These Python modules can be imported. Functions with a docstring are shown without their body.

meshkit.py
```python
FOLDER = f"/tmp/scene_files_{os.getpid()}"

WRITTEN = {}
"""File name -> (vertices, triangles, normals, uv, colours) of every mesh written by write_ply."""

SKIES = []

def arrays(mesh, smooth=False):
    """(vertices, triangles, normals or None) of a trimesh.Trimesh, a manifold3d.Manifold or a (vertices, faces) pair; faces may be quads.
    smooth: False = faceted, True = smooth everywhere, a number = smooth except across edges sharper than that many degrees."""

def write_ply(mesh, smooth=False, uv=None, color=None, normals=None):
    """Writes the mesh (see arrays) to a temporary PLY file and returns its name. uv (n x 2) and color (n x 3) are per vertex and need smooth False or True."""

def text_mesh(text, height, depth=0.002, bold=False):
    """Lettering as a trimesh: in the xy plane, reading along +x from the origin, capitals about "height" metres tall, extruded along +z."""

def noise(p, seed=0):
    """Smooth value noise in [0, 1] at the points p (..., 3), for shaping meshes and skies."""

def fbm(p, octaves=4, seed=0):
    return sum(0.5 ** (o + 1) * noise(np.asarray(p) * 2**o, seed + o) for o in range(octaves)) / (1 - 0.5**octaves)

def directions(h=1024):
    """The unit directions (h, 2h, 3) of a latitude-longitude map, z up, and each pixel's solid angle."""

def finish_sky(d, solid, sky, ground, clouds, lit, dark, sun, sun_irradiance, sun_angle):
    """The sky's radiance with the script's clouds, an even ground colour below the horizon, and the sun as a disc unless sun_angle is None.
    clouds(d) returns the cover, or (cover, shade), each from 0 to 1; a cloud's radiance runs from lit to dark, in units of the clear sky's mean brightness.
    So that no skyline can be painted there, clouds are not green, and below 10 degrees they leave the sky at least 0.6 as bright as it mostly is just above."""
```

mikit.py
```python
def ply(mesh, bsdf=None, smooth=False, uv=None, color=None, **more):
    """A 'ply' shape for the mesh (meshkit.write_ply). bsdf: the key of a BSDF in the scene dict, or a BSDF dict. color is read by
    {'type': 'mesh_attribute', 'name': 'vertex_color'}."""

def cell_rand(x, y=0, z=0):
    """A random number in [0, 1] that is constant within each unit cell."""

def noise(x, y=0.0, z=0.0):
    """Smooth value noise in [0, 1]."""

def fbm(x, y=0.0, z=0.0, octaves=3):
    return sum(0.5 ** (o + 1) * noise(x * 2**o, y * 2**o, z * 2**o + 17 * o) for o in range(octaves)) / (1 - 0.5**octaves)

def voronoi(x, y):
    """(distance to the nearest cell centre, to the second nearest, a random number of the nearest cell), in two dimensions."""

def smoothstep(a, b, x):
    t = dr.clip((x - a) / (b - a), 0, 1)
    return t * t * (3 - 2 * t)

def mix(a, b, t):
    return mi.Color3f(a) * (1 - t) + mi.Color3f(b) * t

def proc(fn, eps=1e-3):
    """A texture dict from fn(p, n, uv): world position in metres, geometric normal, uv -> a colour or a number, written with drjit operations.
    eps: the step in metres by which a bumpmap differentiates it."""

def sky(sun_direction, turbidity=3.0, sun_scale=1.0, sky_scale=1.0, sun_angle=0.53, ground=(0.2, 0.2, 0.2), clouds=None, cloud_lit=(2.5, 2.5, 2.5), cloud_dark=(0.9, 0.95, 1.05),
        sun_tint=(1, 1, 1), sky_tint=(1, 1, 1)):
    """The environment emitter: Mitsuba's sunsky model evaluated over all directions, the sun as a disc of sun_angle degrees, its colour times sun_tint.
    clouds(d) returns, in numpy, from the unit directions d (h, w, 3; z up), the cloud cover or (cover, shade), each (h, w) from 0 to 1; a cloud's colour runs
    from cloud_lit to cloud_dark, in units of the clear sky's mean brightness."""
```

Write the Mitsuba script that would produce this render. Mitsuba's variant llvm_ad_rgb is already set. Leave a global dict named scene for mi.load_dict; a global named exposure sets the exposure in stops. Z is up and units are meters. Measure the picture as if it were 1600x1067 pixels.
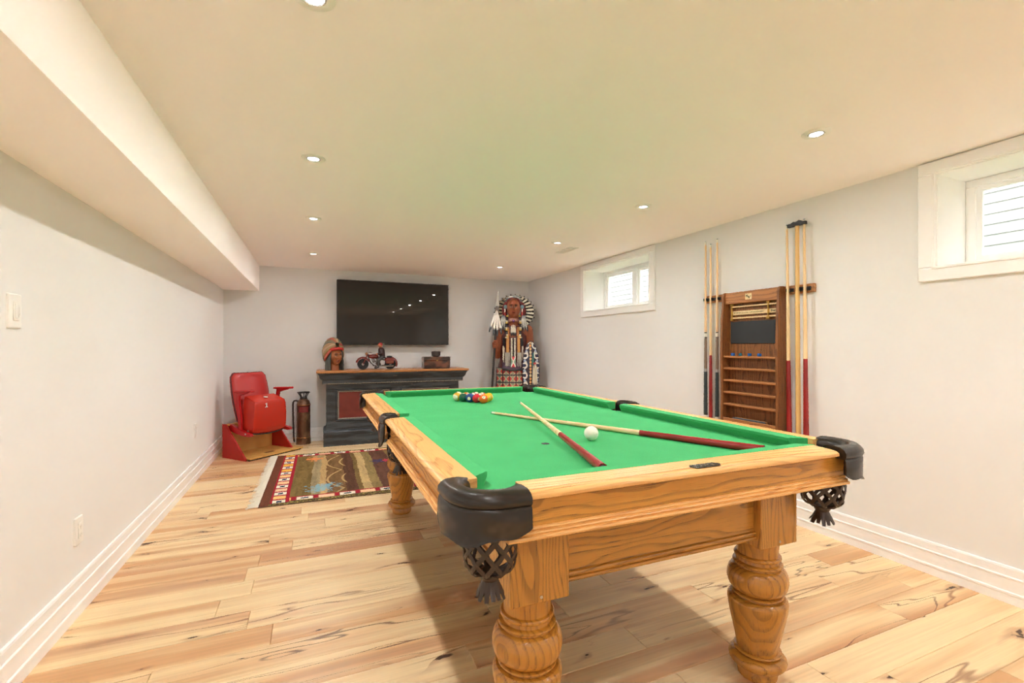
import math, random
import numpy as np, trimesh, manifold3d as m3
import drjit as dr, mitsuba as mi
import mikit, meshkit
from shapely.geometry import Polygon

random.seed(7)
RNG = np.random.default_rng(7)
T4 = mi.ScalarTransform4f
PI = math.pi

# ------------------------------------------------------------------ camera, sky, exposure
scene, labels = {}, {}
FOCAL, CAM_H, VX = 724.7, 1.18, 489.8
YAW = math.atan2(800 - VX, FOCAL)
FWD = np.array([math.sin(YAW), math.cos(YAW)])
RGT = np.array([math.cos(YAW), -math.sin(YAW)])
scene['camera'] = {'type': 'perspective', 'fov_axis': 'x', 'fov': math.degrees(2 * math.atan(800 / FOCAL)),
                   'principal_point_offset_y': -6.5 / 1067, 'near_clip': 0.02, 'far_clip': 200.0,
                   'to_world': T4().look_at(origin=[0, 0, CAM_H], target=[float(FWD[0]), float(FWD[1]), CAM_H], up=[0, 0, 1])}
scene['sky'] = mikit.sky((0.55, 0.35, 0.75), turbidity=4.0, sun_scale=0.0, sky_scale=1.0, ground=(0.35, 0.35, 0.33),
                         clouds=lambda d: (np.full(d.shape[:2], 0.9), np.full(d.shape[:2], 0.15)), cloud_lit=(46, 46.4, 47), cloud_dark=(34, 34.3, 34.8))
LAMP = 1480.0
LAMP_COLOR = (0.97, 0.985, 1.0)
exposure = 0.0

# ------------------------------------------------------------------ helpers
def S(r, g, b):
    return [((c / 255) / 12.92 if c / 255 <= .04045 else ((c / 255 + .055) / 1.055) ** 2.4) for c in (r, g, b)]

def C3(c):
    return mi.Color3f(*[float(x) for x in c])

def mat(name, color=None, rough=.5, metal=0., spec=.5, coat=0., fn=None, sheen=0., bump=None, bump_scale=1.):
    d = {'type': 'principled', 'roughness': rough, 'metallic': metal, 'specular': spec}
    if coat: d['clearcoat'] = coat; d['clearcoat_gloss'] = .9
    if sheen: d['sheen'] = sheen
    d['base_color'] = mikit.proc(fn) if fn else {'type': 'rgb', 'value': [float(x) for x in (color or [.5] * 3)]}
    if bump: d = {'type': 'bumpmap', 'arbitrary': mikit.proc(bump), 'bsdf': d, 'scale': bump_scale}
    scene['mat_' + name] = {'type': 'twosided', 'bsdf': d}
    return 'mat_' + name

def cat(*ms):
    ms = [m for g in ms for m in (g if isinstance(g, (list, tuple)) else [g])]
    return trimesh.util.concatenate(ms)

def free(key):
    if key not in used: used.add(key); return key
    i = 1
    while f'{key}_{i:03d}' in used: i += 1
    used.add(f'{key}_{i:03d}')
    return f'{key}_{i:03d}'
used = set()

def rotz(deg, loc=(0, 0, 0)):
    m = trimesh.transformations.rotation_matrix(math.radians(deg), [0, 0, 1]); m[:3, 3] = loc
    return m
def rot(axis, deg, loc=(0, 0, 0)):
    m = trimesh.transformations.rotation_matrix(math.radians(deg), axis); m[:3, 3] = loc
    return m
def mv(mesh, M):
    mesh = mesh.copy(); mesh.apply_transform(M)
    return mesh
def sh(mesh, x=0, y=0, z=0):
    mesh = mesh.copy(); mesh.apply_translation([x, y, z])
    return mesh

def thing(name, label, category, group=None, M=None):
    key = free(name)
    labels[key] = {'label': label, 'category': category}
    if group: labels[key]['group'] = group
    PLACE[key] = np.eye(4) if M is None else M
    return key
PLACE = {}

def part(parent, name, mesh, bsdf, smooth=False, uv=None, color=None, label=None, kind=None, **more):
    key = free(parent + '__' + name)
    root = key.split('__')[0]
    if root in PLACE: mesh = mv(mesh, PLACE[root])
    scene[key] = mikit.ply(mesh, bsdf, smooth, uv, color, **more)
    if label or kind:
        labels[key] = {}
        if label: labels[key]['label'] = label
        if kind: labels[key]['kind'] = kind
    return key

def solo(name, label, category, mesh, bsdf, smooth=False, group=None, M=None, uv=None, color=None, **more):
    key = thing(name, label, category, group, M)
    scene[key] = mikit.ply(mv(mesh, PLACE[key]), bsdf, smooth, uv, color, **more)
    return key

def struct(name, mesh, bsdf, smooth=False, uv=None, label=None):
    key = free(name)
    if mesh is not None: scene[key] = mikit.ply(mesh, bsdf, smooth, uv)
    labels[key] = {'kind': 'structure'}
    if label: labels[key]['label'] = label
    return key

def cbox(x0, x1, y0, y1, z0, z1, c=.003):
    c = min(c, (x1 - x0) * .45, (y1 - y0) * .45, (z1 - z0) * .45)
    if c <= 0:
        b = trimesh.creation.box([x1 - x0, y1 - y0, z1 - z0]); b.apply_translation([(x0 + x1) / 2, (y0 + y1) / 2, (z0 + z1) / 2]); return b
    pts = []
    for sx, X in ((1, x0), (-1, x1)):
        for sy, Y in ((1, y0), (-1, y1)):
            for sz, Z in ((1, z0), (-1, z1)):
                pts += [[X, Y + sy * c, Z + sz * c], [X + sx * c, Y, Z + sz * c], [X + sx * c, Y + sy * c, Z]]
    return trimesh.convex.convex_hull(np.array(pts))

def rbox(x0, x1, y0, y1, z0, z1, r=.01, n=8):
    sp = trimesh.creation.icosphere(2, 1.0).vertices * r
    pts = [sp + [X, Y, Z] for X in (x0 + r, x1 - r) for Y in (y0 + r, y1 - r) for Z in (z0 + r, z1 - r)]
    return trimesh.convex.convex_hull(np.vstack(pts))

def extr(poly, axis, a0, a1):
    """Extrude a 2-D profile along an axis. The profile's coordinates are the two other axes: x -> (y,z), y -> (x,z), z -> (x,y)."""
    p = poly if hasattr(poly, 'exterior') else Polygon(poly)
    m = trimesh.creation.extrude_polygon(p, a1 - a0, engine='earcut')
    v = m.vertices.copy(); w = v[:, 2] + a0
    if axis == 'x': m.vertices = np.c_[w, v[:, 0], v[:, 1]]
    elif axis == 'y': m.vertices = np.c_[v[:, 0], w, v[:, 1]]
    else: m.vertices = np.c_[v[:, 0], v[:, 1], w]
    if axis == 'y': m.invert()
    return m

def grid_mesh(P, closed_u=False, closed_v=False, cap=False):
    """Mesh of an (m, n, 3) grid of points."""
    P = np.asarray(P, float); m, n = P.shape[:2]
    idx = np.arange(m * n).reshape(m, n)
    if closed_u: idx = np.vstack([idx, idx[:1]])
    if closed_v: idx = np.hstack([idx, idx[:, :1]])
    a, b, c, d = idx[:-1, :-1], idx[1:, :-1], idx[1:, 1:], idx[:-1, 1:]
    f = np.vstack([np.stack([a, b, c], -1).reshape(-1, 3), np.stack([a, c, d], -1).reshape(-1, 3)])
    v = P.reshape(-1, 3)
    if cap:  # caps the ends of u; v closed
        e0, e1 = len(v), len(v) + 1
        v = np.vstack([v, P[0].mean(0), P[-1].mean(0)])
        r0, r1 = idx[0], idx[-1]
        f = np.vstack([f, np.stack([r0[:-1], r0[1:], np.full(len(r0) - 1, e0)], -1), np.stack([r1[1:], r1[:-1], np.full(len(r1) - 1, e1)], -1)])
    t = trimesh.Trimesh(v, f, process=False)
    if cap and t.volume < 0: t.invert()
    return t

def lathe(profile, n=32, axis='z'):
    pr = np.asarray(profile, float); th = np.arange(n) * 2 * PI / n
    P = np.stack([np.stack([r * np.cos(th), r * np.sin(th), np.full(n, z)], -1) for r, z in pr])
    m = grid_mesh(P, closed_v=True, cap=True)
    if axis == 'x': m.apply_transform(trimesh.transformations.rotation_matrix(PI / 2, [0, 1, 0]))
    if axis == 'y': m.apply_transform(trimesh.transformations.rotation_matrix(-PI / 2, [1, 0, 0]))
    return m

def smooth_prof(pts, k=4):
    """Catmull-Rom through (r, z) points."""
    p = np.asarray(pts, float); p = np.vstack([2 * p[0] - p[1], p, 2 * p[-1] - p[-2]]); out = []
    for i in range(1, len(p) - 2):
        for t in np.linspace(0, 1, k, endpoint=False):
            a, b, c, d = p[i - 1:i + 3]
            out.append(.5 * ((2 * b) + (-a + c) * t + (2 * a - 5 * b + 4 * c - d) * t * t + (-a + 3 * b - 3 * c + d) * t ** 3))
    out.append(p[-2])
    return np.array(out)

def tube(path, r, n=8, flat=1.0, up=None):
    path = np.asarray(path, float); m = len(path)
    r = np.broadcast_to(np.asarray(r, float), (m,))
    d = np.gradient(path, axis=0); d /= np.linalg.norm(d, axis=1, keepdims=True) + 1e-12
    ref = np.array(up if up is not None else ([0, 0, 1] if abs(d[0][2]) < .9 else [1, 0, 0]), float)
    th = np.arange(n) * 2 * PI / n; P = []
    for i in range(m):
        rr = ref[i] if ref.ndim == 2 else ref
        u = rr - d[i] * (rr @ d[i]); u /= np.linalg.norm(u) + 1e-12
        w = np.cross(d[i], u)
        if ref.ndim == 1: ref = u
        P.append(path[i] + r[i] * (np.cos(th)[:, None] * u * flat + np.sin(th)[:, None] * w))
    return grid_mesh(np.array(P), closed_v=True, cap=True)

def ell(c, rad, sub=3):
    s = trimesh.creation.icosphere(sub, 1.0); s.vertices = s.vertices * np.asarray(rad) + np.asarray(c)
    return s

def blob(bones, length=.012, it=12):
    parts_ = []
    for (p, r), (q, s) in bones:
        a = m3.Manifold.sphere(r, 16).translate([float(x) for x in p]); b = m3.Manifold.sphere(s, 16).translate([float(x) for x in q])
        parts_.append(m3.Manifold.batch_hull([a, b]))
    m = m3.Manifold.batch_boolean(parts_, m3.OpType.Add).refine_to_length(length)
    g = m.to_mesh(); t = trimesh.Trimesh(g.vert_properties[:, :3], g.tri_verts)
    trimesh.smoothing.filter_taubin(t, lamb=.5, nu=.52, iterations=it)
    return t

def petal(L, W, th=.004, bend=0., k=9, tipw=.25, rootw=.35):
    """A feather or leaf along +x, wide in y, thin in z, bent upward by bend."""
    P = []; ang = np.arange(8) * 2 * PI / 8
    for t in np.linspace(0, 1, k):
        w = W * (rootw + (1 - rootw) * math.sin(min(1, t * 1.6) * PI / 2)) * (1 - (1 - tipw) * max(0, (t - .7) / .3) ** 2) / 2
        P.append(np.stack([np.full(8, t * L), w * np.cos(ang), th * np.sin(ang) * (1 - .5 * t) + bend * t * t * L], -1))
    return grid_mesh(np.array(P), closed_v=True, cap=True)

def frame(origin, xdir, zdir):
    x = np.array(xdir, float); x /= np.linalg.norm(x); z = np.array(zdir, float); z -= x * (z @ x); z /= np.linalg.norm(z)
    m = np.eye(4); m[:3, 0] = x; m[:3, 1] = np.cross(z, x); m[:3, 2] = z; m[:3, 3] = origin
    return m

def vary(c, a=.06):
    k = 1 + random.uniform(-a, a); return [x * k for x in c]

# ------------------------------------------------------------------ materials
def oak_fn(axis, light, dark, scale=1.0):
    light, dark = light, dark
    def fn(p, n, uv):
        a, b, c = (p.x, p.y, p.z) if axis == 'x' else (p.y, p.z, p.x) if axis == 'y' else (p.z, p.x, p.y)
        an = dr.abs(n.x) if axis == 'z' else (dr.abs(n.z) if axis == 'x' else dr.abs(n.z))
        warp = mikit.fbm(a * 2.2 * scale, b * 9 * scale, c * 9 * scale, 3)
        ring = (b + c * 0.73) * 55 * scale + warp * 7.5
        fr = ring - dr.floor(ring)
        line = mikit.smoothstep(.45, .92, fr) * (1 - mikit.smoothstep(.94, 1.0, fr))
        pore = mikit.noise(a * 22 * scale, b * 420 * scale, c * 420 * scale)
        pore = mikit.smoothstep(.58, .9, pore)
        tone = mikit.fbm(a * 1.3, b * 5, c * 5, 2)
        col = mikit.mix(light, dark, line * .86 * (0.55 + .6 * pore))
        col = mikit.mix(col, dark, pore * .22)
        return col * (0.86 + .28 * tone)
    return fn
OAK_L, OAK_D = S(184, 130, 56), S(96, 58, 20)
for ax in 'xyz':
    mat('oak_' + ax, fn=oak_fn(ax, OAK_L, OAK_D), rough=.26, spec=.5, coat=.4)
mat('oak_turned', fn=oak_fn('z', S(176, 120, 44), S(116, 72, 24), .8), rough=.17, spec=.6, coat=.6)
TOP_L, TOP_D = S(224, 174, 108), S(184, 124, 64)
mat('rail_x', fn=oak_fn('x', TOP_L, TOP_D, .8), rough=.32, coat=.25)
mat('rail_y', fn=oak_fn('y', TOP_L, TOP_D, .8), rough=.32, coat=.25)
RK_L, RK_D = S(130, 82, 44), S(64, 36, 17)
mat('rack_z', fn=oak_fn('z', RK_L, RK_D), rough=.4)
mat('rack_y', fn=oak_fn('y', S(168, 112, 66), S(90, 52, 26), .8), rough=.4)

def hickory(p, n, uv):
    t, s = uv.x, uv.y
    x, y = p.x + t * 37.0, p.y + s * 11.0
    warp = .35 * mikit.noise(x * 1.7, y * 6, t * 9)
    g = mikit.fbm(x * .9 + warp, y * 13 + warp * 2, t * 9, 4)
    fine = mikit.fbm(x * 3.0, y * 130, s * 7, 2)
    tone = mikit.smoothstep(.30, .78, g * .95 + (t - .5) * .34 + .02)
    col = mikit.mix(S(236, 208, 162), S(206, 158, 110), tone)
    col = mikit.mix(col, S(184, 130, 96), mikit.smoothstep(.50, .78, mikit.fbm(x * .6, y * 9, 40 + t * 9, 3) + (t - .6) * .25) * .65)
    col = col * (.88 + .22 * fine)
    w = mikit.fbm(x * .75, y * 8.5, 3.1 + t * 5, 4)
    gate = mikit.smoothstep(.44, .70, mikit.noise(x * .9, y * 4, t * 31))
    streak = mikit.smoothstep(.016, .0, dr.abs(w - .50)) * gate
    col = mikit.mix(col, S(126, 72, 44), streak * .7)
    streak2 = mikit.smoothstep(.007, .0, dr.abs(w - .44)) * mikit.smoothstep(.5, .75, mikit.noise(x * 1.6 + 9, y * 6, t * 13))
    col = mikit.mix(col, S(92, 50, 34), streak2 * .8)
    wx = x * 3.0 + .35 * mikit.noise(x * 9, y * 30); wy = y * 12.0 + .6 * mikit.noise(x * 10, y * 25, 5)
    d1, d2, wh = mikit.voronoi(wx, wy)
    sel = mikit.smoothstep(.78, .80, wh)
    size = .03 + .17 * dr.square(mikit.cell_rand(dr.floor(wh * 5000), 7))
    jag = d1 + .10 * (mikit.noise(x * 60, y * 110) - .5)
    knot = sel * mikit.smoothstep(size, size * .45, jag)
    halo = sel * mikit.smoothstep(size * 3.4, size * .6, d1)
    col = mikit.mix(col, S(150, 92, 58), halo * .5)
    return mikit.mix(col, S(50, 26, 18), knot * .92)
mat('hickory', fn=hickory, rough=.38, spec=.45)

mat('wall', S(227, 227, 225), rough=.85, spec=.2)
mat('ceiling', S(248, 243, 242), rough=.9, spec=.1)
mat('trim', S(244, 243, 241), rough=.4, spec=.4)
mat('white_plastic', S(240, 238, 233), rough=.35)
mat('grey_plastic', S(176, 174, 170), rough=.45)
mat('siding', S(172, 173, 174), rough=.6)
mat('felt', fn=lambda p, n, uv: mikit.mix(S(48, 146, 84), S(70, 170, 106), mikit.fbm(p.x * 9, p.y * 9, p.z * 3, 3) * .6 + .4 * mikit.noise(p.x * 900, p.y * 900)), rough=.9, spec=.12, sheen=.5)
def leather(p, n, uv):
    a = mikit.fbm(p.x * 22, p.y * 22, p.z * 22, 3)
    return mikit.mix(S(24, 18, 15), S(46, 34, 27), mikit.smoothstep(.45, .8, a))
mat('leather', fn=leather, rough=.24, spec=.5, coat=.2)
mat('leather_net', S(50, 36, 29), rough=.33, spec=.5)
mat('black', S(22, 22, 23), rough=.5)
mat('black_gloss', S(16, 15, 15), rough=.22)
scene['mat_screen'] = {'type': 'plastic', 'diffuse_reflectance': {'type': 'rgb', 'value': S(34, 31, 29)}, 'int_ior': 1.45}
mat('slate', S(44, 46, 48), rough=.8)
mat('steel', S(190, 190, 192), rough=.3, metal=1.)
mat('brass', S(196, 160, 84), rough=.35, metal=1.)
mat('maple', fn=lambda p, n, uv: mikit.mix(S(238, 212, 168), S(224, 190, 138), mikit.noise(p.x * 40, p.y * 40, p.z * 6)), rough=.3)
mat('shaft', S(230, 196, 150), rough=.32)
mat('grey_maple', S(120, 100, 84), rough=.35)
mat('bridge_wood', S(218, 178, 112), rough=.35)
mat('red_butt', fn=lambda p, n, uv: mikit.mix(S(156, 34, 36), S(120, 20, 24), mikit.noise(p.x * 30, p.y * 30, p.z * 9)), rough=.2, coat=.4)
mat('red_butt_bright', S(150, 28, 18), rough=.22, coat=.4)
mat('grip', S(44, 54, 56), rough=.6)
mat('ivory', S(240, 236, 220), rough=.25)
mat('cue_tip', S(80, 110, 130), rough=.8)
mat('chalk', S(32, 84, 150), rough=.9)
mat('chalk_dark', S(28, 84, 100), rough=.9)
mat('cream', S(226, 200, 152), rough=.45)
mat('ink', S(30, 26, 24), rough=.6)
mat('vcol', None, rough=.42, spec=.45)
scene['mat_vcol']['bsdf']['base_color'] = {'type': 'mesh_attribute', 'name': 'vertex_color'}
mat('ball', None, rough=.12, coat=.6)
scene['mat_ball']['bsdf']['base_color'] = {'type': 'mesh_attribute', 'name': 'vertex_color'}
def cabinet_paint(p, n, uv):
    a = mikit.fbm(p.x * 6, p.y * 6, p.z * 26, 3)
    c = mikit.mix(S(44, 47, 50), S(66, 74, 80), mikit.smoothstep(.35, .75, a))
    return mikit.mix(c, S(120, 104, 84), mikit.smoothstep(.74, .86, mikit.fbm(p.x * 30, p.y * 30, p.z * 60, 2)) * .4)
mat('cabinet_paint', fn=cabinet_paint, rough=.42)
mat('cabinet_edge', S(132, 126, 116), rough=.45)
def cabinet_top(p, n, uv):
    a = mikit.fbm(p.x * 3, p.y * 40, p.z * 40, 3)
    return mikit.mix(S(186, 124, 70), S(104, 62, 34), mikit.smoothstep(.35, .8, a))
mat('cabinet_top', fn=cabinet_top, rough=.3, coat=.3)
mat('red_panel', fn=lambda p, n, uv: mikit.mix(S(124, 46, 34), S(90, 30, 26), mikit.fbm(p.x * 12, p.y * 12, p.z * 12, 3)), rough=.45)
mat('red_paint', S(186, 40, 22), rough=.36, coat=.1)
mat('red_base', S(172, 34, 24), rough=.5)
mat('red_vinyl', S(178, 46, 44), rough=.36)
mat('red_metal', S(176, 24, 28), rough=.3)
mat('piping', S(60, 16, 18), rough=.4)
def plywood(p, n, uv):
    return mikit.mix(S(222, 176, 104), S(196, 142, 70), mikit.fbm(p.x * 14, p.y * 14, p.z * 3, 3))
mat('plywood', fn=plywood, rough=.4)
def copper(p, n, uv):
    a = mikit.fbm(p.x * 14, p.y * 14, p.z * 9, 3)
    red = mikit.smoothstep(.38, .39, p.z) * (1 - mikit.smoothstep(.475, .485, p.z))
    c = mikit.mix(S(104, 74, 54), S(150, 116, 90), mikit.smoothstep(.4, .75, a))
    return mikit.mix(c, S(96, 34, 34), red * .75)
mat('copper', fn=copper, rough=.38, metal=.55)
mat('copper_bright', S(176, 130, 92), rough=.3, metal=.8)
mat('iron', S(34, 32, 31), rough=.5)
mat('rubber', S(40, 28, 26), rough=.6)
mat('fringe', S(232, 226, 210), rough=.9)
mat('house_glass', S(200, 200, 200))
scene['mat_pane'] = {'type': 'thindielectric', 'int_ior': 1.5}
mat('white_hot', S(250, 250, 250), rough=.3)

# ------------------------------------------------------------------ the room
XL, XR, YB, YF, ZC = -.958, 2.94, 6.25, -2.4, 2.13
WT = .33                                   # outer wall thickness
WZ0, WZ1 = 1.578, 2.066                    # window opening
WINS = [(3.522, 4.690), (.172, 1.336)]

struct('floor', cbox(XL - .1, XR + .1, YF - .1, YB + .1, -.12, -.013, 0), 'mat_hickory', uv=np.full((8, 2), .4))
PW = .1505
def planks():
    y0 = 1.909 - PW * 10
    r = random.Random(11)
    pin = {12: 1.11, 11: 1.313, 10: .91, 9: 1.349, 8: 2.15}   # end joints seen beside the table
    for row in range(0, 40):
        ya, yb = y0 + row * PW, y0 + (row + 1) * PW
        yb = min(yb, YB - .004)
        if yb - ya < .02: continue
        xs = [XL + .004]
        x = XL - r.uniform(.1, .9) + r.uniform(.7, 1.4)
        cuts = []
        while x < XR - .25:
            cuts.append(x); x += r.uniform(.75, 1.45)
        k = 10 + (row - 10)
        if row - 1 in pin:
            j = pin[row - 1]; cuts = [c for c in cuts if abs(c - j) > .45] + [j]
        xs += sorted(c for c in cuts if c > XL + .2) + [XR - .004]
        for a, b in zip(xs[:-1], xs[1:]):
            m = cbox(a + .0005, b - .0005, ya + .0004, yb - .0004, -.013, r.uniform(-.0005, .0002), .0015)
            t = r.random() ** 1.3
            part('floor', 'plank', m, 'mat_hickory', uv=np.tile([t, r.random()], (len(m.vertices), 1)))
planks()
m = cbox(XL, XR, YF, 1.909 - PW * 10, -.013, 0, 0)
part('floor', 'floorboards', m, 'mat_hickory', uv=np.full((len(m.vertices), 2), .3), kind='stuff')

struct('ceiling', cbox(XL - .12, XR + WT, YF - .12, YB + .12, ZC, ZC + .3, 0), 'mat_ceiling')
struct('wall_left', cbox(XL - .12, XL, YF, YB, -.12, ZC, 0), 'mat_wall')
struct('wall_back', cbox(XL - .12, XR + WT, YB, YB + .12, -.12, ZC, 0), 'mat_wall')
struct('wall_front', cbox(XL - .12, XR + WT, YF - .12, YF, -.12, ZC, 0), 'mat_wall')
struct('ceiling_soffit', cbox(XL, -.592, YF, YB, 1.83, ZC, 0), 'mat_ceiling', label='boxed ceiling soffit running along the left wall')
wallp = Polygon([(YF, -.12), (YB, -.12), (YB, ZC), (YF, ZC)], [[(a, WZ0), (b, WZ0), (b, WZ1), (a, WZ1)] for a, b in WINS])
struct('wall_right', extr(wallp, 'x', XR, XR + WT), 'mat_wall')

# baseboards: shoe bead, flat, step and rounded top
BB = [(0, 0), (.018, 0), (.018, .040), (.0215, .044), (.0215, .052), (.015, .056), (.015, .112), (.0185, .116), (.0185, .121), (.012, .124), (.012, .158), (.009, .166), (.004, .168), (0, .168)]
struct('baseboard_left', extr([(XL + d, z) for d, z in BB], 'y', YF, YB), 'mat_trim')
struct('baseboard_right', extr([(XR - d, z) for d, z in BB][::-1], 'y', YF, YB), 'mat_trim')
struct('baseboard_back', extr([(YB - d, z) for d, z in BB], 'x', XL, XR), 'mat_trim')

# windows: casing flush with the ceiling, deep white liner, slider frame with two panes
def window(n, ya, yb):
    w = f'window_{n}'
    used.add(w); labels[w] = {'kind': 'structure'}
    cw, x0 = .066, XR - .020
    prof = lambda s: None
    def P(name, m, b='mat_trim', **k): return part(w, name, m, b, **k)
    scene[w] = mikit.ply(cat(cbox(XR + .262, XR + .322, ya + .010, yb - .010, WZ0 + .012, WZ0 + .052, .003), cbox(XR + .262, XR + .322, ya + .010, yb - .010, WZ1 - .052, WZ1 - .012, .003),
                             cbox(XR + .262, XR + .322, ya + .010, ya + .052, WZ0 + .05, WZ1 - .05, .003), cbox(XR + .262, XR + .322, yb - .052, yb - .010, WZ0 + .05, WZ1 - .05, .003)), 'mat_trim')
    P('casing', cbox(x0, XR, ya - cw, yb + cw, WZ0 - cw, WZ0 + .004, .004))
    P('casing', cbox(x0, XR, ya - cw, yb + cw, WZ1 - .004, ZC - .0045, .004))
    P('casing', cbox(x0, XR, ya - cw, ya + .004, WZ0 + .004, WZ1 - .004, .004))
    P('casing', cbox(x0, XR, yb - .004, yb + cw, WZ0 + .004, WZ1 - .004, .004))
    for a in (0, 1):                       # inner bead of the casing
        P('bead', cat(cbox(x0 - .006, XR, ya - .006, yb + .006, *((WZ0 - .006, WZ0 + .006) if a else (WZ1 - .006, WZ1 + .006)), .002)))
    for y in (ya, yb):
        P('bead', cbox(x0 - .006, XR, y - .006, y + .006, WZ0 + .006, WZ1 - .006, .002))
    P('liner', cbox(XR - .002, XR + WT, ya - .004, yb + .004, WZ0 - .004, WZ0 + .011, 0))
    P('liner', cbox(XR - .002, XR + WT, ya - .004, yb + .004, WZ1 - .011, WZ1 + .004, 0))
    P('liner', cbox(XR - .002, XR + WT, ya - .004, ya + .010, WZ0 + .011, WZ1 - .011, 0))
    P('liner', cbox(XR - .002, XR + WT, yb - .010, yb + .004, WZ0 + .011, WZ1 - .011, 0))
    ym = (ya + yb) / 2
    P('mullion', cbox(XR + .268, XR + .316, ym - .028, ym + .028, WZ0 + .05, WZ1 - .05, .003))
    for a, b, xx in ((ya + .05, ym - .026, XR + .300), (ym + .026, yb - .05, XR + .284)):
        f = P('sash', cat(cbox(xx - .010, xx + .010, a, b, WZ0 + .050, WZ0 + .074, .002), cbox(xx - .010, xx + .010, a, b, WZ1 - .074, WZ1 - .050, .002),
                          cbox(xx - .010, xx + .010, a, a + .024, WZ0 + .07, WZ1 - .07, .002), cbox(xx - .010, xx + .010, b - .024, b, WZ0 + .07, WZ1 - .07, .002)))
        pane = trimesh.Trimesh([[xx, a + .02, WZ0 + .07], [xx, b - .02, WZ0 + .07], [xx, b - .02, WZ1 - .07], [xx, a + .02, WZ1 - .07]], [[0, 1, 2], [0, 2, 3]], process=False)
        part(f, 'pane', pane, 'mat_pane')
for i, (a, b) in enumerate(WINS): window(i + 1, a, b)

# outside: lawn strip and the neighbour's sided wall
struct('ground', cbox(XR + WT, 30, -12, 24, 1.20, 1.42, 0), mat('lawn', fn=lambda p, n, uv: mikit.mix(S(96, 118, 66), S(130, 140, 92), mikit.fbm(p.x * 4, p.y * 4, 0, 3)), rough=.95))
h = thing('neighbour_house', 'white lap-sided house wall seen through the basement windows', 'house')
part(h, 'wall', cbox(6.06, 9.5, -5, 16, 1.42, 4.6, 0), 'mat_siding')
for k in range(31):
    z = 1.44 + k * .102
    b = extr([(6.06, z), (6.032, z), (6.044, z + .102), (6.06, z + .102)], 'y', -5, 16)
    part(h, 'siding_board', b, 'mat_siding')

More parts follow.
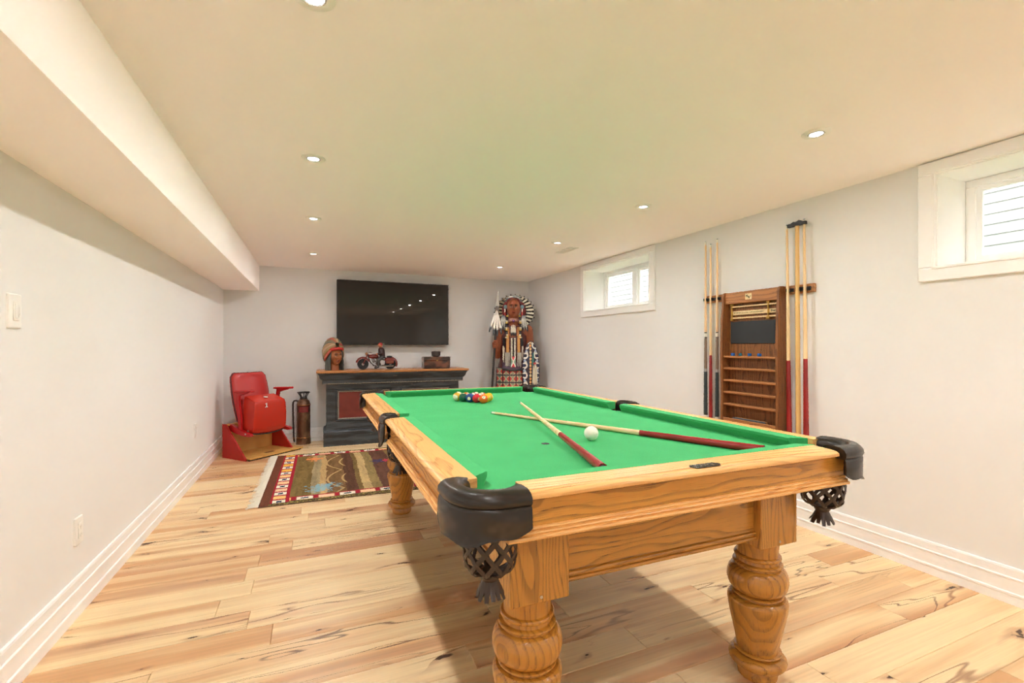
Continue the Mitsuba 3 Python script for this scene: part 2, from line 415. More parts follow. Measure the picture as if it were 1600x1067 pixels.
# ------------------------------------------------------------------ recessed ceiling lights
scene['mat_lamp_glass'] = {'type': 'diffuse', 'reflectance': {'type': 'rgb', 'value': [.8, .8, .8]}}
def downlight(x, y, label):
    t = thing('downlight', label, 'ceiling light', 'recessed downlights in the ceiling', rotz(0, (x, y, ZC)))
    part(t, 'trim_ring', lathe([(.034, 0), (.034, -.004), (.040, -.0065), (.055, -.004), (.058, -.0015), (.058, 0)], 32), 'mat_white_plastic', 50)
    part(t, 'gimbal_ring', lathe([(.0262, 0), (.0262, -.0042), (.030, -.0062), (.0335, -.0042), (.0335, 0)], 28), 'mat_grey_plastic', 50)
    bulb = lathe([(.0255, -.0032), (.024, -.0052), (.018, -.0070), (.009, -.0080), (.0005, -.0083)], 20)
    e = mv(bulb, PLACE[t])
    key = free(t + '__bulb')
    scene[key] = mikit.ply(e, 'mat_lamp_glass', False, emitter={'type': 'area', 'radiance': {'type': 'rgb', 'value': [LAMP * c for c in LAMP_COLOR]}})
LY = [1.372, 2.556, 3.764, 5.205]
NAMES_L = ['recessed ceiling light at the top edge of the photo, nearest in the left row', 'recessed ceiling light second nearest in the left row above the wood floor', 'recessed ceiling light third nearest in the left row beside the soffit', 'recessed ceiling light farthest in the left row in front of the television wall']
NAMES_R = ['recessed ceiling light nearest in the right row, close to the near window', 'recessed ceiling light second nearest in the right row, left of the cue rack', 'recessed ceiling light third nearest in the right row, beside the ceiling vent', 'recessed ceiling light farthest in the right row, left of the carved statue']
for y, a, b in zip(LY, NAMES_L, NAMES_R):
    downlight(0.0, y, a); downlight(2.068, y, b)
for y, s in ((.17, 'first row behind the viewer'), (-1.05, 'last row behind the viewer')):
    downlight(0.0, y, f'recessed ceiling light outside the photo, left end of the {s}'); downlight(2.068, y, f'recessed ceiling light outside the photo, right end of the {s}')

t = thing('ceiling_vent', 'small white slotted air vent in the ceiling near the far window', 'vent', M=rotz(0, (2.318, 4.035, ZC)))
part(t, 'frame', cat(cbox(-.05, .05, -.15, -.13, -.008, 0, .003), cbox(-.05, .05, .13, .15, -.008, 0, .003), cbox(-.05, -.032, -.13, .13, -.008, 0, .003), cbox(.032, .05, -.13, .13, -.008, 0, .003)), 'mat_white_plastic')
for k in range(5):
    part(t, 'slat', mv(cbox(-.006, .006, -.13, .13, -.001, .001, 0), rot([0, 1, 0], 35, (-.026 + k * .013, 0, -.005))), 'mat_white_plastic')

# switch and outlets on the left wall
def wall_plate(name, label, cat_, y, z, kind):
    t = thing(name, label, cat_, 'outlets on the left wall' if kind == 'outlet' else None, rotz(0, (XL, y, z)))
    part(t, 'cover_plate', rbox(-.006, .008, -.038, .038, -.060, .060, .005), 'mat_white_plastic', 40)
    if kind == 'dimmer':
        part(t, 'dimmer_frame', cbox(.008, .012, -.017, .017, -.034, .034, .0015), 'mat_white_plastic')
        part(t, 'slider', cbox(.012, .018, .003, .010, -.014, .016, .0015), 'mat_white_plastic')
        part(t, 'paddle', cbox(.012, .0155, -.013, .001, -.026, .026, .0012), 'mat_white_plastic')
        part(t, 'slot', cbox(.0118, .0124, .0035, .0095, -.020, .020, 0), 'mat_grey_plastic')
    else:
        part(t, 'outlet_face', cbox(.008, .0115, -.0165, .0165, -.034, .034, .0015), 'mat_white_plastic')
        for s in (-1, 1):
            for yy in (-.006, .006):
                part(t, 'slot', cbox(.0112, .0118, yy - .001, yy + .001, s * .018 - .004, s * .018 + .004, 0), 'mat_grey_plastic')
            part(t, 'ground_hole', mv(lathe([(.002, 0), (.002, .0006)], 8, 'x'), rot([1, 0, 0], 0, (.0112, 0, s * .018 - .009))), 'mat_grey_plastic')
wall_plate('dimmer_switch', 'white slide dimmer switch on the left wall at the photo edge', 'light switch', 2.158, 1.30, 'dimmer')
wall_plate('wall_outlet', 'white outlet low on the left wall, nearest to the viewer', 'outlet', 2.637, .365, 'outlet')
wall_plate('wall_outlet', 'white outlet low on the left wall near the red arena seat', 'outlet', 4.845, .437, 'outlet')

# ------------------------------------------------------------------ pool table (own frame: x short way, y long way, z up)
TB = rotz(math.degrees(-.0084), (1.023, 2.262, 0))
W, L, NZ, BED = .584, 1.168, .841, .804
RAIL_O, JOINT = .134, .048
tb = thing('pool_table', 'oak pool table with bright green cloth, leather net pockets and turned legs', 'pool table', M=TB)

def flip(mesh, sx, sy):
    m = mesh.copy(); m.vertices = m.vertices * [sx, sy, 1]
    if sx * sy < 0: m.invert()
    return m

# bed: slate and cloth with the pockets cut out
hole = lambda cx, cy, r: Polygon([(cx + r * math.cos(a), cy + r * math.sin(a)) for a in np.linspace(0, 2 * PI, 40)[:-1]])
bedp = Polygon([(-W - .05, -L - .05), (W + .05, -L - .05), (W + .05, L + .05), (-W - .05, L + .05)])
for sx in (-1, 1):
    for sy in (-1, 1): bedp = bedp.difference(hole(sx * (W + .03), sy * (L + .03), .060))
    bedp = bedp.difference(hole(sx * (W + .055), 0, .058))
part(tb, 'bed_cloth', extr(bedp, 'z', BED - .004, BED), 'mat_felt')
part(tb, 'slate', extr(bedp, 'z', BED - .030, BED - .004), 'mat_slate')
part(tb, 'spot_marker', sh(lathe([(.016, 0), (.016, .0006), (.002, .0008)], 24), -.199, -.677, BED), 'mat_ink')

# rubber cushions: nose, sloped back, cut facings at the pockets
CUSH = np.array([(0.0, NZ), (.004, NZ + .002), (JOINT, NZ + .004), (JOINT, BED), (.016, BED), (.010, BED + .012), (.001, NZ - .010)])
def cushion(a0, a1, k0, k1):
    """Runs along +y from a0 to a1 at the nose; the ends shift by k per metre of depth; depth grows along +x."""
    e0 = np.stack([CUSH[:, 0], a0 - CUSH[:, 0] * k0, CUSH[:, 1]], -1); e1 = np.stack([CUSH[:, 0], a1 + CUSH[:, 0] * k1, CUSH[:, 1]], -1)
    return grid_mesh(np.array([e0, e1]), closed_v=True, cap=True)
for sx in (-1, 1):
    for sy in (-1, 1):
        m = cushion(.062, L - .075, .35, .85); m.apply_translation([W, 0, 0])
        part(tb, 'cushion', flip(m, sx, sy), 'mat_felt', 20)
for sy in (-1, 1):
    m = cushion(-W + .075, W - .075, .85, .85); v = m.vertices.copy(); m.vertices = np.c_[v[:, 1], v[:, 0] + L, v[:, 2]]; m.invert()
    part(tb, 'cushion', flip(m, 1, sy), 'mat_felt', 20)

# wooden rails: flat top, bead and rounded lip; apron below; stepped lower moulding
RAIL = [(JOINT, NZ + .0035), (.112, NZ + .001), (.113, NZ - .001), (.1145, NZ - .001), (.116, NZ + .0005), (.128, NZ - .002), (.134, NZ - .0065), (.1355, NZ - .011), (.134, NZ - .0165), (.128, NZ - .0195), (.112, NZ - .021), (JOINT, NZ - .021)]
APRON = [(.088, NZ - .021), (.110, NZ - .021), (.107, .752), (.088, .752)]
MOULD = [(.080, .752), (.109, .752), (.113, .7505), (.1145, .747), (.113, .744), (.120, .743), (.1225, .740), (.1205, .736), (.1265, .7355), (.1285, .731), (.1265, .7265), (.121, .7255), (.080, .7255)]
def run(prof, a0, a1, along, off):
    if along == 'y': return extr([(off + o, z) for o, z in prof][::-1], 'y', a0, a1)
    return extr([(off + o, z) for o, z in prof], 'x', a0, a1)
for sx in (-1, 1):
    for sy in (-1, 1):
        r = part(tb, 'rail', flip(run(RAIL, .060, L - .015, 'y', W), sx, sy), 'mat_rail_y', 35)
        part(r, 'apron', flip(run(APRON, .05, L + .02, 'y', W), sx, sy), 'mat_oak_y')
        part(r, 'moulding', flip(run(MOULD, .05, L + .02, 'y', W), sx, sy), 'mat_rail_y', 35)
for sy in (-1, 1):
    r = part(tb, 'rail', flip(run(RAIL, -W + .030, W - .045, 'x', L), 1, sy), 'mat_rail_x', 35)
    part(r, 'apron', flip(run(APRON, -W - .02, W + .02, 'x', L), 1, sy), 'mat_oak_x')
    part(r, 'moulding', flip(run(MOULD, -W - .02, W + .02, 'x', L), 1, sy), 'mat_rail_x', 35)

# pockets: leather collar over the rail, hanging shield, woven net and fringe
def pocket(inner, outer, bottom, hole_c, net_r, sx, sy):
    n = len(inner); G = []; SH = []
    for i in range(n):
        I, O = inner[i], outer[i]; d = O - I; l = np.linalg.norm(d); d = d / l
        q = lambda s, z: [*(I + d * s), z]
        G.append([q(.0, .770), q(-.002, .815), q(.002, .836), q(.012, .8475), q(l * .45, .852), q(l * .8, .850), q(l - .004, .844), q(l + .004, .834), q(l + .005, .822), q(l - .002, .812), q(l - .012, .812), q(l * .5, .815), q(.012, .80), q(.008, .770)])
        b = bottom(i / (n - 1)); w = .004 * math.sin(PI * i / (n - 1) * 3)
        SH.append([q(l - .004, .816), q(l + .001, .812), q(l + .003, .806), q(l + .005 + w, .79), q(l + .005 + w, (.79 + b) / 2), q(l + .003 + w * .5, b + .008), q(l + .006, b + .001), q(l + .002, b), q(l - .003, b + .003), q(l - .004, .79)])
    p = part(tb, 'pocket', flip(grid_mesh(np.array(G), closed_v=True, cap=True), sx, sy), 'mat_leather', 60)
    part(p, 'shield', flip(grid_mesh(np.array(SH), closed_v=True, cap=True), sx, sy), 'mat_leather', 60)
    # net: two sets of flat straps on a bowl of revolution
    z0, z1 = .772, .624
    rad = lambda t: net_r * (1.0 + .14 * math.sin(PI * min(1, t * 1.25) * .8)) if t < .72 else net_r * 1.09 * (.36 + .64 * math.sqrt(max(0, 1 - ((t - .72) / .28) ** 2.2)))
    straps = []; N = 9
    for s in (-1, 1):
        for k in range(N):
            path, ups = [], []
            for t in np.linspace(0, 1, 22):
                th = 2 * PI * k / N + s * t * PI * .62
                r = rad(t) + s * .0012 * math.cos(t * 26)
                path.append([hole_c[0] + r * math.cos(th), hole_c[1] + r * math.sin(th), z0 + (z1 - z0) * t]); ups.append([math.cos(th), math.sin(th), 0])
            straps.append(tube(path, .0062, 6, flat=.42, up=np.array(ups)))
    part(p, 'net', flip(cat(straps), sx, sy), 'mat_leather_net', 60)
    fr = [sh(lathe(smooth_prof([(.004, .632), (.024, .630), (.0255, .618), (.021, .608), (.015, .604), (.004, .604)], 3), 18), hole_c[0], hole_c[1])]
    for k in range(13):
        th = 2 * PI * k / 13; c, s = math.cos(th), math.sin(th)
        path = [[hole_c[0] + c * r, hole_c[1] + s * r, z] for r, z in ((.015, .614), (.020, .600), (.027, .586), (.034 + .004 * (k % 2), .570 - .003 * (k % 3)))]
        fr.append(tube(path, [.007, .0078, .0078, .0055], 6, flat=.35, up=[c, s, 0]))
    part(p, 'fringe', flip(cat(fr), sx, sy), 'mat_leather_net', 50)
nphi = 25
hc = np.array([W + .030, L + .030])
inner_c = [hc + .058 * np.array([math.cos(a), math.sin(a)]) for a in np.linspace(math.radians(-58), math.radians(148), nphi)]
oc = []
for t in np.linspace(0, 1, nphi):
    cx, cy, R = W + .012, L + .012, .131
    if t < .2: oc.append([cx + R, L - .026 + (cy - L + .026) * t / .2])
    elif t > .8: oc.append([W - .030 + (cx - W + .030) * (1 - t) / .2, cy + R])
    else:
        a = (t - .2) / .6 * PI / 2; sq = 1 + .05 * math.sin(2 * a) ** 2
        oc.append([cx + R * math.cos(a) * sq, cy + R * math.sin(a) * sq])
outer_c = [np.array(o) for o in oc]
lobes = lambda t: .764 - .030 * math.sin(PI * t) ** .6 + .006 * math.cos(6 * PI * t) * math.sin(PI * t) - .006 * math.sin(2 * PI * t)
for sx in (-1, 1):
    for sy in (-1, 1): pocket(inner_c, outer_c, lobes, hc, .058, sx, sy)
hs = np.array([W + .055, 0.0])
inner_s = [hs + .054 * np.array([math.cos(a), math.sin(a)]) for a in np.linspace(math.radians(-88), math.radians(88), nphi)]
outer_s = [np.array([W + RAIL_O + .004 + .012 * math.cos(t * PI / 2), t * .066]) for t in np.linspace(-1, 1, nphi)]
tongue = lambda t: .760 - .062 * math.sin(PI * t) ** .6
for sx in (-1, 1): pocket(inner_s, outer_s, tongue, hs, .052, sx, 1)

# cabinet body: blocks over the legs, skirt boards with a beaded foot
for sx in (-1, 1):
    for sy in (-1, 1):
        b = part(tb, 'leg_block', cbox(sx * .4555 - .0875, sx * .4555 + .0875, sy * 1.070 - .0875, sy * 1.070 + .0875, .492, .774, .003), 'mat_oak_z')
        for face in ('y',):
            part(b, 'screw', mv(lathe([(.0005, -.001), (.0045, -.001), (.0045, .0012), (.0005, .0008)], 12, 'y'), rot([1, 0, 0], 0, (sx * .4555 + .002, sy * 1.1575, .508))), 'mat_steel')
SK = [(0, .519), (.020, .519), (.026, .521), (.029, .526), (.027, .531), (.022, .533), (.026, .536), (.0275, .541), (.025, .546), (.018, .549), (.016, .553), (.016, .772), (0, .772)]
for sy in (-1, 1):
    part(tb, 'skirt_board', flip(extr([(1.112 + o, z) for o, z in SK], 'x', -.37, .37), 1, sy), 'mat_oak_x', 30)
for sx in (-1, 1):
    part(tb, 'skirt_board', flip(extr([(.498 + o, z) for o, z in SK][::-1], 'y', -.985, .985), sx, 1), 'mat_oak_y', 30)
def half_round(z0, z1, r0, r1, n=9):
    return [(r0 + (r1 - r0) * math.sin(a), (z0 + z1) / 2 - (z1 - z0) / 2 * math.cos(a)) for a in np.linspace(0, PI, n)]
LEG = ([(.002, 0), (.058, 0), (.064, .004), (.066, .018), (.061, .036), (.058, .041), (.066, .042)] + half_round(.043, .086, .068, .0945) + [(.0695, .087), (.0695, .090)] + half_round(.091, .100, .071, .078, 6) + [(.068, .101)]
       + [tuple(q) for q in smooth_prof([(.068, .102), (.0725, .130), (.081, .170), (.090, .212), (.0965, .246), (.0990, .268), (.0965, .280), (.089, .287)], 4)] + [(.0765, .288), (.0755, .291)] + half_round(.292, .303, .076, .0845, 6) + [(.0735, .304), (.0735, .306)]
       + half_round(.307, .394, .074, .1000, 13) + [(.0735, .395), (.0735, .399)] + half_round(.400, .411, .0745, .082, 6) + [(.0695, .412), (.068, .423)] + half_round(.424, .438, .0695, .0775, 6) + [(.0675, .439), (.0675, .455), (.070, .475), (.073, .492), (.002, .492)])
for sx in (-1, 1):
    for sy in (-1, 1):
        part(tb, 'leg', sh(lathe(LEG, 56), sx * .4555, sy * 1.070, 0), 'mat_oak_turned', 32)
# name plate let into the near rail, with an engraved flourish
npz = NZ + .0012
p = part(tb, 'name_plate', extr([(-.052, -1.274), (-.040, -1.290), (.044, -1.290), (.058, -1.274), (.044, -1.258), (-.040, -1.258)], 'z', npz, npz + .0012), 'mat_black_gloss')
sc = [[-.035 + .07 * t, -1.274 + .006 * math.sin(t * 34) * (1 - .4 * t) + .002, npz + .0014] for t in np.linspace(0, 1, 60)]
part(p, 'flourish', tube(sc, .0009, 5), 'mat_steel')

# ------------------------------------------------------------------ balls
BALL_R = .028575
COL = {1: (238, 190, 40), 2: (24, 66, 130), 3: (198, 28, 42), 4: (30, 48, 110), 5: (238, 106, 26), 6: (16, 84, 62), 7: (160, 24, 50), 8: (20, 20, 20), 9: (240, 186, 60), 10: (30, 60, 130), 11: (206, 40, 52), 12: (80, 40, 110), 13: (236, 110, 40), 14: (20, 92, 66), 15: (120, 26, 40)}
NAMES = {1: 'yellow', 2: 'dark blue', 3: 'red', 4: 'navy', 5: 'orange', 6: 'dark green', 7: 'crimson', 8: 'black', 9: 'yellow', 10: 'blue', 11: 'red', 12: 'purple', 13: 'orange', 14: 'green', 15: 'maroon'}
DIG = {n: meshkit.text_mesh(str(n), .0085, depth=.0004, bold=True) for n in (3, 5, 1, 7)}
def ball(n, x, y, dirn, axis, label, name='billiard_ball', group='object balls racked on the table'):
    s = trimesh.creation.icosphere(5, 1.0); v = s.vertices
    d = np.array(dirn, float); d /= np.linalg.norm(d); ax = np.array(axis, float); ax /= np.linalg.norm(ax)
    white = np.array(S(242, 234, 206)); c = np.tile(np.array(S(*COL[n])), (len(v), 1)) if n else np.tile(np.array(S(244, 241, 228)), (len(v), 1))
    if n > 8: c[np.abs(v @ ax) > .60] = white
    if n: c[np.abs(v @ d) > math.cos(.40)] = white
    s.vertices = v * BALL_R
    M = TB_WORLD(x, y, BED + BALL_R)
    k = solo(name, label, 'billiard ball', s, 'mat_ball', True, group, M, color=c)
    if n in DIG:
        t = DIG[n].copy(); t.apply_translation([-t.bounds.mean(0)[0], -t.bounds.mean(0)[1], 0])
        zx = d; xx = np.cross([0, 0, 1], zx); m = np.eye(4); m[:3, 0] = xx / np.linalg.norm(xx); m[:3, 2] = zx; m[:3, 1] = np.cross(m[:3, 2], m[:3, 0]); m[:3, 3] = d * (BALL_R - .0001)
        t = t.subdivide(); t.apply_transform(m)
        u = t.vertices / np.linalg.norm(t.vertices, axis=1, keepdims=True); t.vertices = u * np.clip(np.linalg.norm(t.vertices, axis=1), BALL_R + .0001, BALL_R + .0003)[:, None]
        part(k, 'number', t, 'mat_ink')
def TB_WORLD(x, y, z):
    return rotz(0, (x, y, z))
A0 = np.array([1.018, 2.85]); a1, a2 = math.radians(122), math.radians(52)
E1 = np.array([math.cos(a1), math.sin(a1)]) * .0576; E2 = np.array([math.cos(a2), math.sin(a2)]) * .0590
CAMD = lambda x, y: np.array([-x, -y, .55]) / np.hypot(x, y)
RACK = [(5, 0, 0, 'orange solid ball at the near corner of the rack'), (3, 1, 0, 'red solid ball second along the near edge of the rack, beside the orange one'), (2, 2, 0, 'dark blue ball in the middle of the near edge of the rack'), (6, 3, 0, 'dark green solid ball in the near edge of the rack'), (9, 4, 0, 'yellow and white striped ball at the left end of the rack'),
        (1, 0, 1, 'yellow solid ball just right of and behind the orange ball'), (7, 1, 1, 'crimson ball in the second row of the rack behind the red one'), (4, 2, 1, 'navy ball in the second row of the rack'), (13, 3, 1, 'orange and white striped ball at the left of the second row of the rack'),
        (1, 0, 2, 'yellow ball at the right end of the rack, farther than the other yellow'), (11, 1, 2, 'red and white striped ball in the third row of the rack'), (15, 2, 2, 'maroon and white striped ball at the left of the third row of the rack')]
for n, i, j, lab in RACK:
    x, y = A0 + E1 * i + E2 * j
    dd = {5: (-.25, -1, .62), 3: (.35, -1, -.05), 2: (-.6, -1, -.1), 6: (0, 0, -1), 9: (-.5, -1, .1), 1: (.9, -.5, .2), 13: (-.2, -1, .4), 11: (-.2, -1, .3)}.get(n, (0, .6, -1))
    ball(n, x, y, dd, {9: (.75, .45, .25), 13: (.8, -.3, .5), 11: (-.6, -.2, .6), 15: (.6, -.2, .7)}.get(n, (0, 0, 1)), lab)
ball(14, .925, 3.112, (0, .5, -1), (.5, -.2, .8), 'green striped ball loose behind the left end of the rack')
ball(0, 1.012, 1.566, (0, 0, 1), (0, 0, 1), 'white cue ball lying between the two crossed cues', name='cue_ball', group=None)

# ------------------------------------------------------------------ cues
def cue(label, butt, tip, kind='red', length=1.376, group=None, name='pool_cue', rb=.0145, rt=.0064, joint=.345):
    butt, tip = np.array(butt, float), np.array(tip, float)
    d = tip - butt; Lc = np.linalg.norm(d)
    t = thing(name, label, 'pool cue', group, frame(butt, d, [0, 0, 1] if abs(d[2]) < .9 * Lc else [-1, 0, 0]))
    R = lambda s: rb + (rt - rb) * (s / Lc) ** .85
    seg = lambda a, b, e=0., n=10: lathe([(.0003, a)] + [(R(s) + e, s) for s in np.linspace(a, b, n)] + [(.0003, b)], 20, 'x')
    j = Lc * joint
    if kind == 'red':
        part(t, 'bumper', lathe([(.0003, -.008), (.009, -.008), (.011, -.004), (.0115, 0), (.0003, 0)], 20, 'x'), 'mat_rubber', 40)
        part(t, 'butt', seg(0, j), 'mat_red_butt', 40); part(t, 'shaft', seg(j, Lc - .03), 'mat_maple', 40)
    elif kind == 'grip':
        part(t, 'end_cap', seg(0, .085), 'mat_ivory', 40, label='white end cap'); part(t, 'ring', cat(seg(.055, .068, .0004), seg(.085, .095, .0006)), 'mat_black', 40)
        part(t, 'grip', seg(.095, .43, .0008), 'mat_grip', 40, label='dark grey wrapped grip'); part(t, 'collar', seg(.43, .455, .0006), 'mat_steel', 40)
        part(t, 'forearm', seg(.455, .70), 'mat_grey_maple', 40); part(t, 'joint', cat(seg(.70, .708, .0004), seg(.738, .746, .0004)), 'mat_black', 40); part(t, 'joint_collar', seg(.708, .738, .0002), 'mat_ivory', 40)
        part(t, 'shaft', seg(.746, Lc - .03), 'mat_shaft', 40)
    part(t, 'ferrule', seg(Lc - .03, Lc - .006, .0001, 4), 'mat_ivory', 40)
    part(t, 'tip', lathe([(.0003, Lc - .006), (rt, Lc - .006), (rt, Lc - .002), (rt * .6, Lc), (.0003, Lc + .0004)], 16, 'x'), 'mat_cue_tip', 40)
    return t
cue('red-butted pool cue lying beneath the other cue, pointing at the right near pocket', (1.440, 1.137, BED + .0150), (.901, 2.391, BED + .0072), group='cues crossed on the table')
cue('red-butted pool cue lying on top, crossing over the other cue', (.783, 1.150, BED + .0152), (1.117, 2.480, BED + .0405), group='cues crossed on the table')

# ------------------------------------------------------------------ wall rack with score board, cues and chalk
RX = XR                                     # the wall; the rack's depth runs towards -x
t = rack = thing('cue_rack', 'oak wall cue rack with slate, score slider and empty ball shelves', 'cue rack')
Y0, Y1, RD, RZ0, RZ1 = 2.150, 2.625, .090, .50, 1.580
part(t, 'back_panel', cbox(RX - .014, RX, Y0 + .018, Y1 - .018, RZ0, RZ1 - .005, .002), 'mat_rack_z')
def side_profile():
    pts = [(RX, RZ0), (RX - RD, RZ0)]
    for z in np.linspace(RZ0 + .02, RZ1 - .03, 26):
        pts.append((RX - RD + .006 * math.sin((z - RZ0) * 5.2) ** 2 + .012 * mikit_s((z - 1.36) / .18), z))
    pts += [(RX - RD + .022, RZ1 - .01), (RX - RD + .034, RZ1), (RX, RZ1)]
    return pts
def mikit_s(t):
    t = min(1, max(0, t)); return t * t * (3 - 2 * t)
for y in (Y0, Y1 - .018):
    part(t, 'side_panel', extr(Polygon(side_profile()), 'y', y, y + .018), 'mat_rack_z')
part(t, 'header_board', cbox(RX - .060, RX - .040, Y0 + .018, Y1 - .018, 1.492, 1.576, .003), 'mat_rack_y')
p = part(t, 'plaque', cbox(RX - .0625, RX - .060, 2.372, 2.428, 1.513, 1.557, .001), 'mat_cream', label='small cream plaque with a handwritten name')
sc = [[RX - .0632, 2.420 - .04 * q, 1.535 + .009 * math.sin(q * 26) * (1 - .5 * q) + .006 * math.sin(q * 7)] for q in np.linspace(0, 1, 50)]
part(p, 'signature', tube(sc, .0011, 5), 'mat_ink')
part(t, 'slate_board', cbox(RX - .022, RX - .014, Y0 + .032, Y1 - .036, 1.196, 1.360, .002), 'mat_slate')
for z in (1.104, 1.017, .927, .837, .747):
    part(t, 'shelf', cbox(RX - .080, RX - .014, Y0 + .018, Y1 - .018, z - .016, z, .004), 'mat_rack_y')
part(t, 'tray', cat(cbox(RX - .082, RX - .014, Y0 + .018, Y1 - .018, .600, .616, .003), cbox(RX - .086, RX - .074, Y0 + .018, Y1 - .018, .590, .640, .003)), 'mat_rack_y')
# score slider: two rails, numbered strip, brass pointers
sc_ = part(t, 'score_slider', cbox(RX - .030, RX - .022, Y0 + .030, Y1 - .045, 1.408, 1.438, .001), 'mat_cream')
for z in (1.470, 1.386):
    part(sc_, 'slide_rail', cbox(RX - .034, RX - .026, Y0 + .030, Y1 - .045, z - .006, z + .006, .002), 'mat_maple')
for yy in (Y1 - .058, 2.263):
    part(sc_, 'bracket', cat(cbox(RX - .040, RX - .022, yy - .004, yy + .004, 1.372, 1.488, .0015), cbox(RX - .042, RX - .022, yy - .012, yy + .012, 1.478, 1.492, .002), cbox(RX - .042, RX - .022, yy - .012, yy + .012, 1.368, 1.384, .002)), 'mat_brass')
def wall_text(s, h, y, z, x):
    m = meshkit.text_mesh(s, h, depth=.0006, bold=True)
    v = m.vertices.copy(); m.vertices = np.c_[x - v[:, 2], y - v[:, 0], z + v[:, 1]]
    return m
part(sc_, 'numerals', wall_text('9400', .017, 2.248, 1.415, RX - .030), 'mat_ink')
ticks = [wall_text(str(k), .007, Y1 - .075 - k * .0142, 1.420, RX - .030) for k in range(0, 18)]
part(sc_, 'small_numerals', cat(ticks), 'mat_ink')
# cue holder boards with spring clips at both sides
for ya, yb in ((1.948, Y0), (Y1, 2.845)):
    b = part(t, 'cue_board', cbox(RX - .022, RX, ya, yb, 1.522, 1.578, .004), 'mat_rack_y')
    part(t, 'cue_foot_board', cat(cbox(RX - .070, RX, ya, yb, .520, .540, .003), cbox(RX - .074, RX - .060, ya, yb, .520, .556, .003)), 'mat_rack_y')
CUES_L = [2.815, 2.762, 2.700]; CUES_R = [2.104, 2.040, 1.990]
for y in CUES_L + CUES_R:
    part(t, 'clip', cat(cbox(RX - .030, RX - .022, y - .022, y + .022, 1.535, 1.560, .002), cbox(RX - .052, RX - .026, y - .0155, y - .0115, 1.538, 1.557, .001), cbox(RX - .052, RX - .026, y + .0115, y + .0155, 1.538, 1.557, .001)), 'mat_black')
CX = RX - .042
g = 'pool cues hanging on the wall rack'
cue('slim pool cue with dark grey grip, leftmost in the wall rack', (CX, CUES_L[0], .541), (CX + .004, CUES_L[0] + .004, 2.018), 'grip', group=g, rb=.0150)
cue('pool cue with red butt hanging between two dark-gripped cues left of the rack', (CX, CUES_L[1], .549), (CX + .004, CUES_L[1] + .006, 1.988), 'red', group=g, joint=.385)
cue('pool cue with dark grey grip hanging directly against the left side of the rack', (CX, CUES_L[2], .541), (CX + .004, CUES_L[2] + .002, 2.015), 'grip', group=g, rb=.0150)
cue('pool cue with red butt hanging directly right of the oak rack', (CX - .004, CUES_R[0] - .006, .549), (CX + .004, CUES_R[0] + .018, 1.985), 'red', group=g, joint=.37, rb=.0165)
cue('red-butted pool cue rightmost on the wall, right of the bridge stick', (CX - .004, CUES_R[2] - .006, .549), (CX + .004, CUES_R[2] + .014, 1.995), 'red', group=g, joint=.378, rb=.0165)
b = thing('bridge_stick', 'plain wooden bridge stick with a black notched head, hanging between two red-butted cues', 'bridge stick')
part(b, 'stick', tube([[CX - .003, CUES_R[1] - .004, .541], [CX, CUES_R[1] + .004, 1.3], [CX + .003, CUES_R[1] + .010, 1.965]], [.0150, .0135, .0122], 16), 'mat_bridge_wood', 40)
hp = [(-.062, -.012), (.060, -.012), (.062, .006), (.048, .012), (.040, .005), (.030, .014), (.020, .018), (.010, .016), (.002, .008), (-.006, .016), (-.020, .022), (-.030, .014), (-.038, .006), (-.046, .010), (-.060, .008)]
part(b, 'bridge_head', sh(extr(hp, 'x', -.012, .012), CX + .001, CUES_R[1] + .010, 1.972), 'mat_black')
for i, (y, m_, lab) in enumerate([(2.535, 'mat_chalk', 'worn blue chalk cube leftmost on the top shelf of the rack'), (2.470, 'mat_chalk_dark', 'dark teal chalk cube second from left on the top shelf of the rack'), (2.392, 'mat_chalk', 'blue chalk cube second from right on the top shelf of the rack'), (2.312, 'mat_chalk', 'bright blue chalk cube rightmost on the top shelf of the rack')]):
    k = solo('chalk_cube', lab, 'chalk', cbox(-.011, .011, -.011, .011, 0, .020, .0025), m_, group='chalk cubes on the rack shelf', M=rotz(10 + 23 * i, (RX - .060, y, 1.104)))
    part(k, 'worn_hollow', sh(lathe([(.0005, 0), (.0085, 0), (.0085, .0008), (.0005, .0004)], 12), 0, 0, .0198), 'mat_chalk_dark')
t = thing('table_brush', 'grey bristled table brush lying in the bottom tray of the rack', 'brush', M=rot([0, 1, 0], 90, (RX - .078, 2.40, .634)))
part(t, 'handle', rbox(-.014, .014, -.13, .13, .030, .052, .009), 'mat_rack_y', 40)
br = [tube([[x_, y_, .034], [x_ * 1.25 + RNG.normal(0, .0015), y_ * 1.02 + RNG.normal(0, .002), .001]], .0016, 4) for x_ in np.linspace(-.011, .011, 5) for y_ in np.linspace(-.125, .125, 60)]
part(t, 'bristles', cat(br), mat('bristle', S(112, 118, 122), rough=.9), kind='stuff')

# ------------------------------------------------------------------ television
t = thing('television', 'large black wall-mounted flat television with glossy dark screen', 'television')
TX0, TX1, TZ0, TZ1 = .266, 1.690, 1.190, 2.004
part(t, 'housing', cbox(TX0, TX1, 6.150, 6.190, TZ0, TZ1, .004), 'mat_black')
part(t, 'bezel', cat(cbox(TX0, TX1, 6.1465, 6.151, TZ0, TZ0 + .016, .001), cbox(TX0, TX1, 6.1465, 6.151, TZ1 - .010, TZ1, .001), cbox(TX0, TX0 + .010, 6.1465, 6.151, TZ0 + .016, TZ1 - .010, .001), cbox(TX1 - .010, TX1, 6.1465, 6.151, TZ0 + .016, TZ1 - .010, .001)), 'mat_black_gloss')
part(t, 'screen', cbox(TX0 + .009, TX1 - .009, 6.1485, 6.152, TZ0 + .015, TZ1 - .009, 0), 'mat_screen')
part(t, 'wall_bracket', cbox(.70, 1.26, 6.189, 6.2495, 1.40, 1.80, .004), 'mat_black')

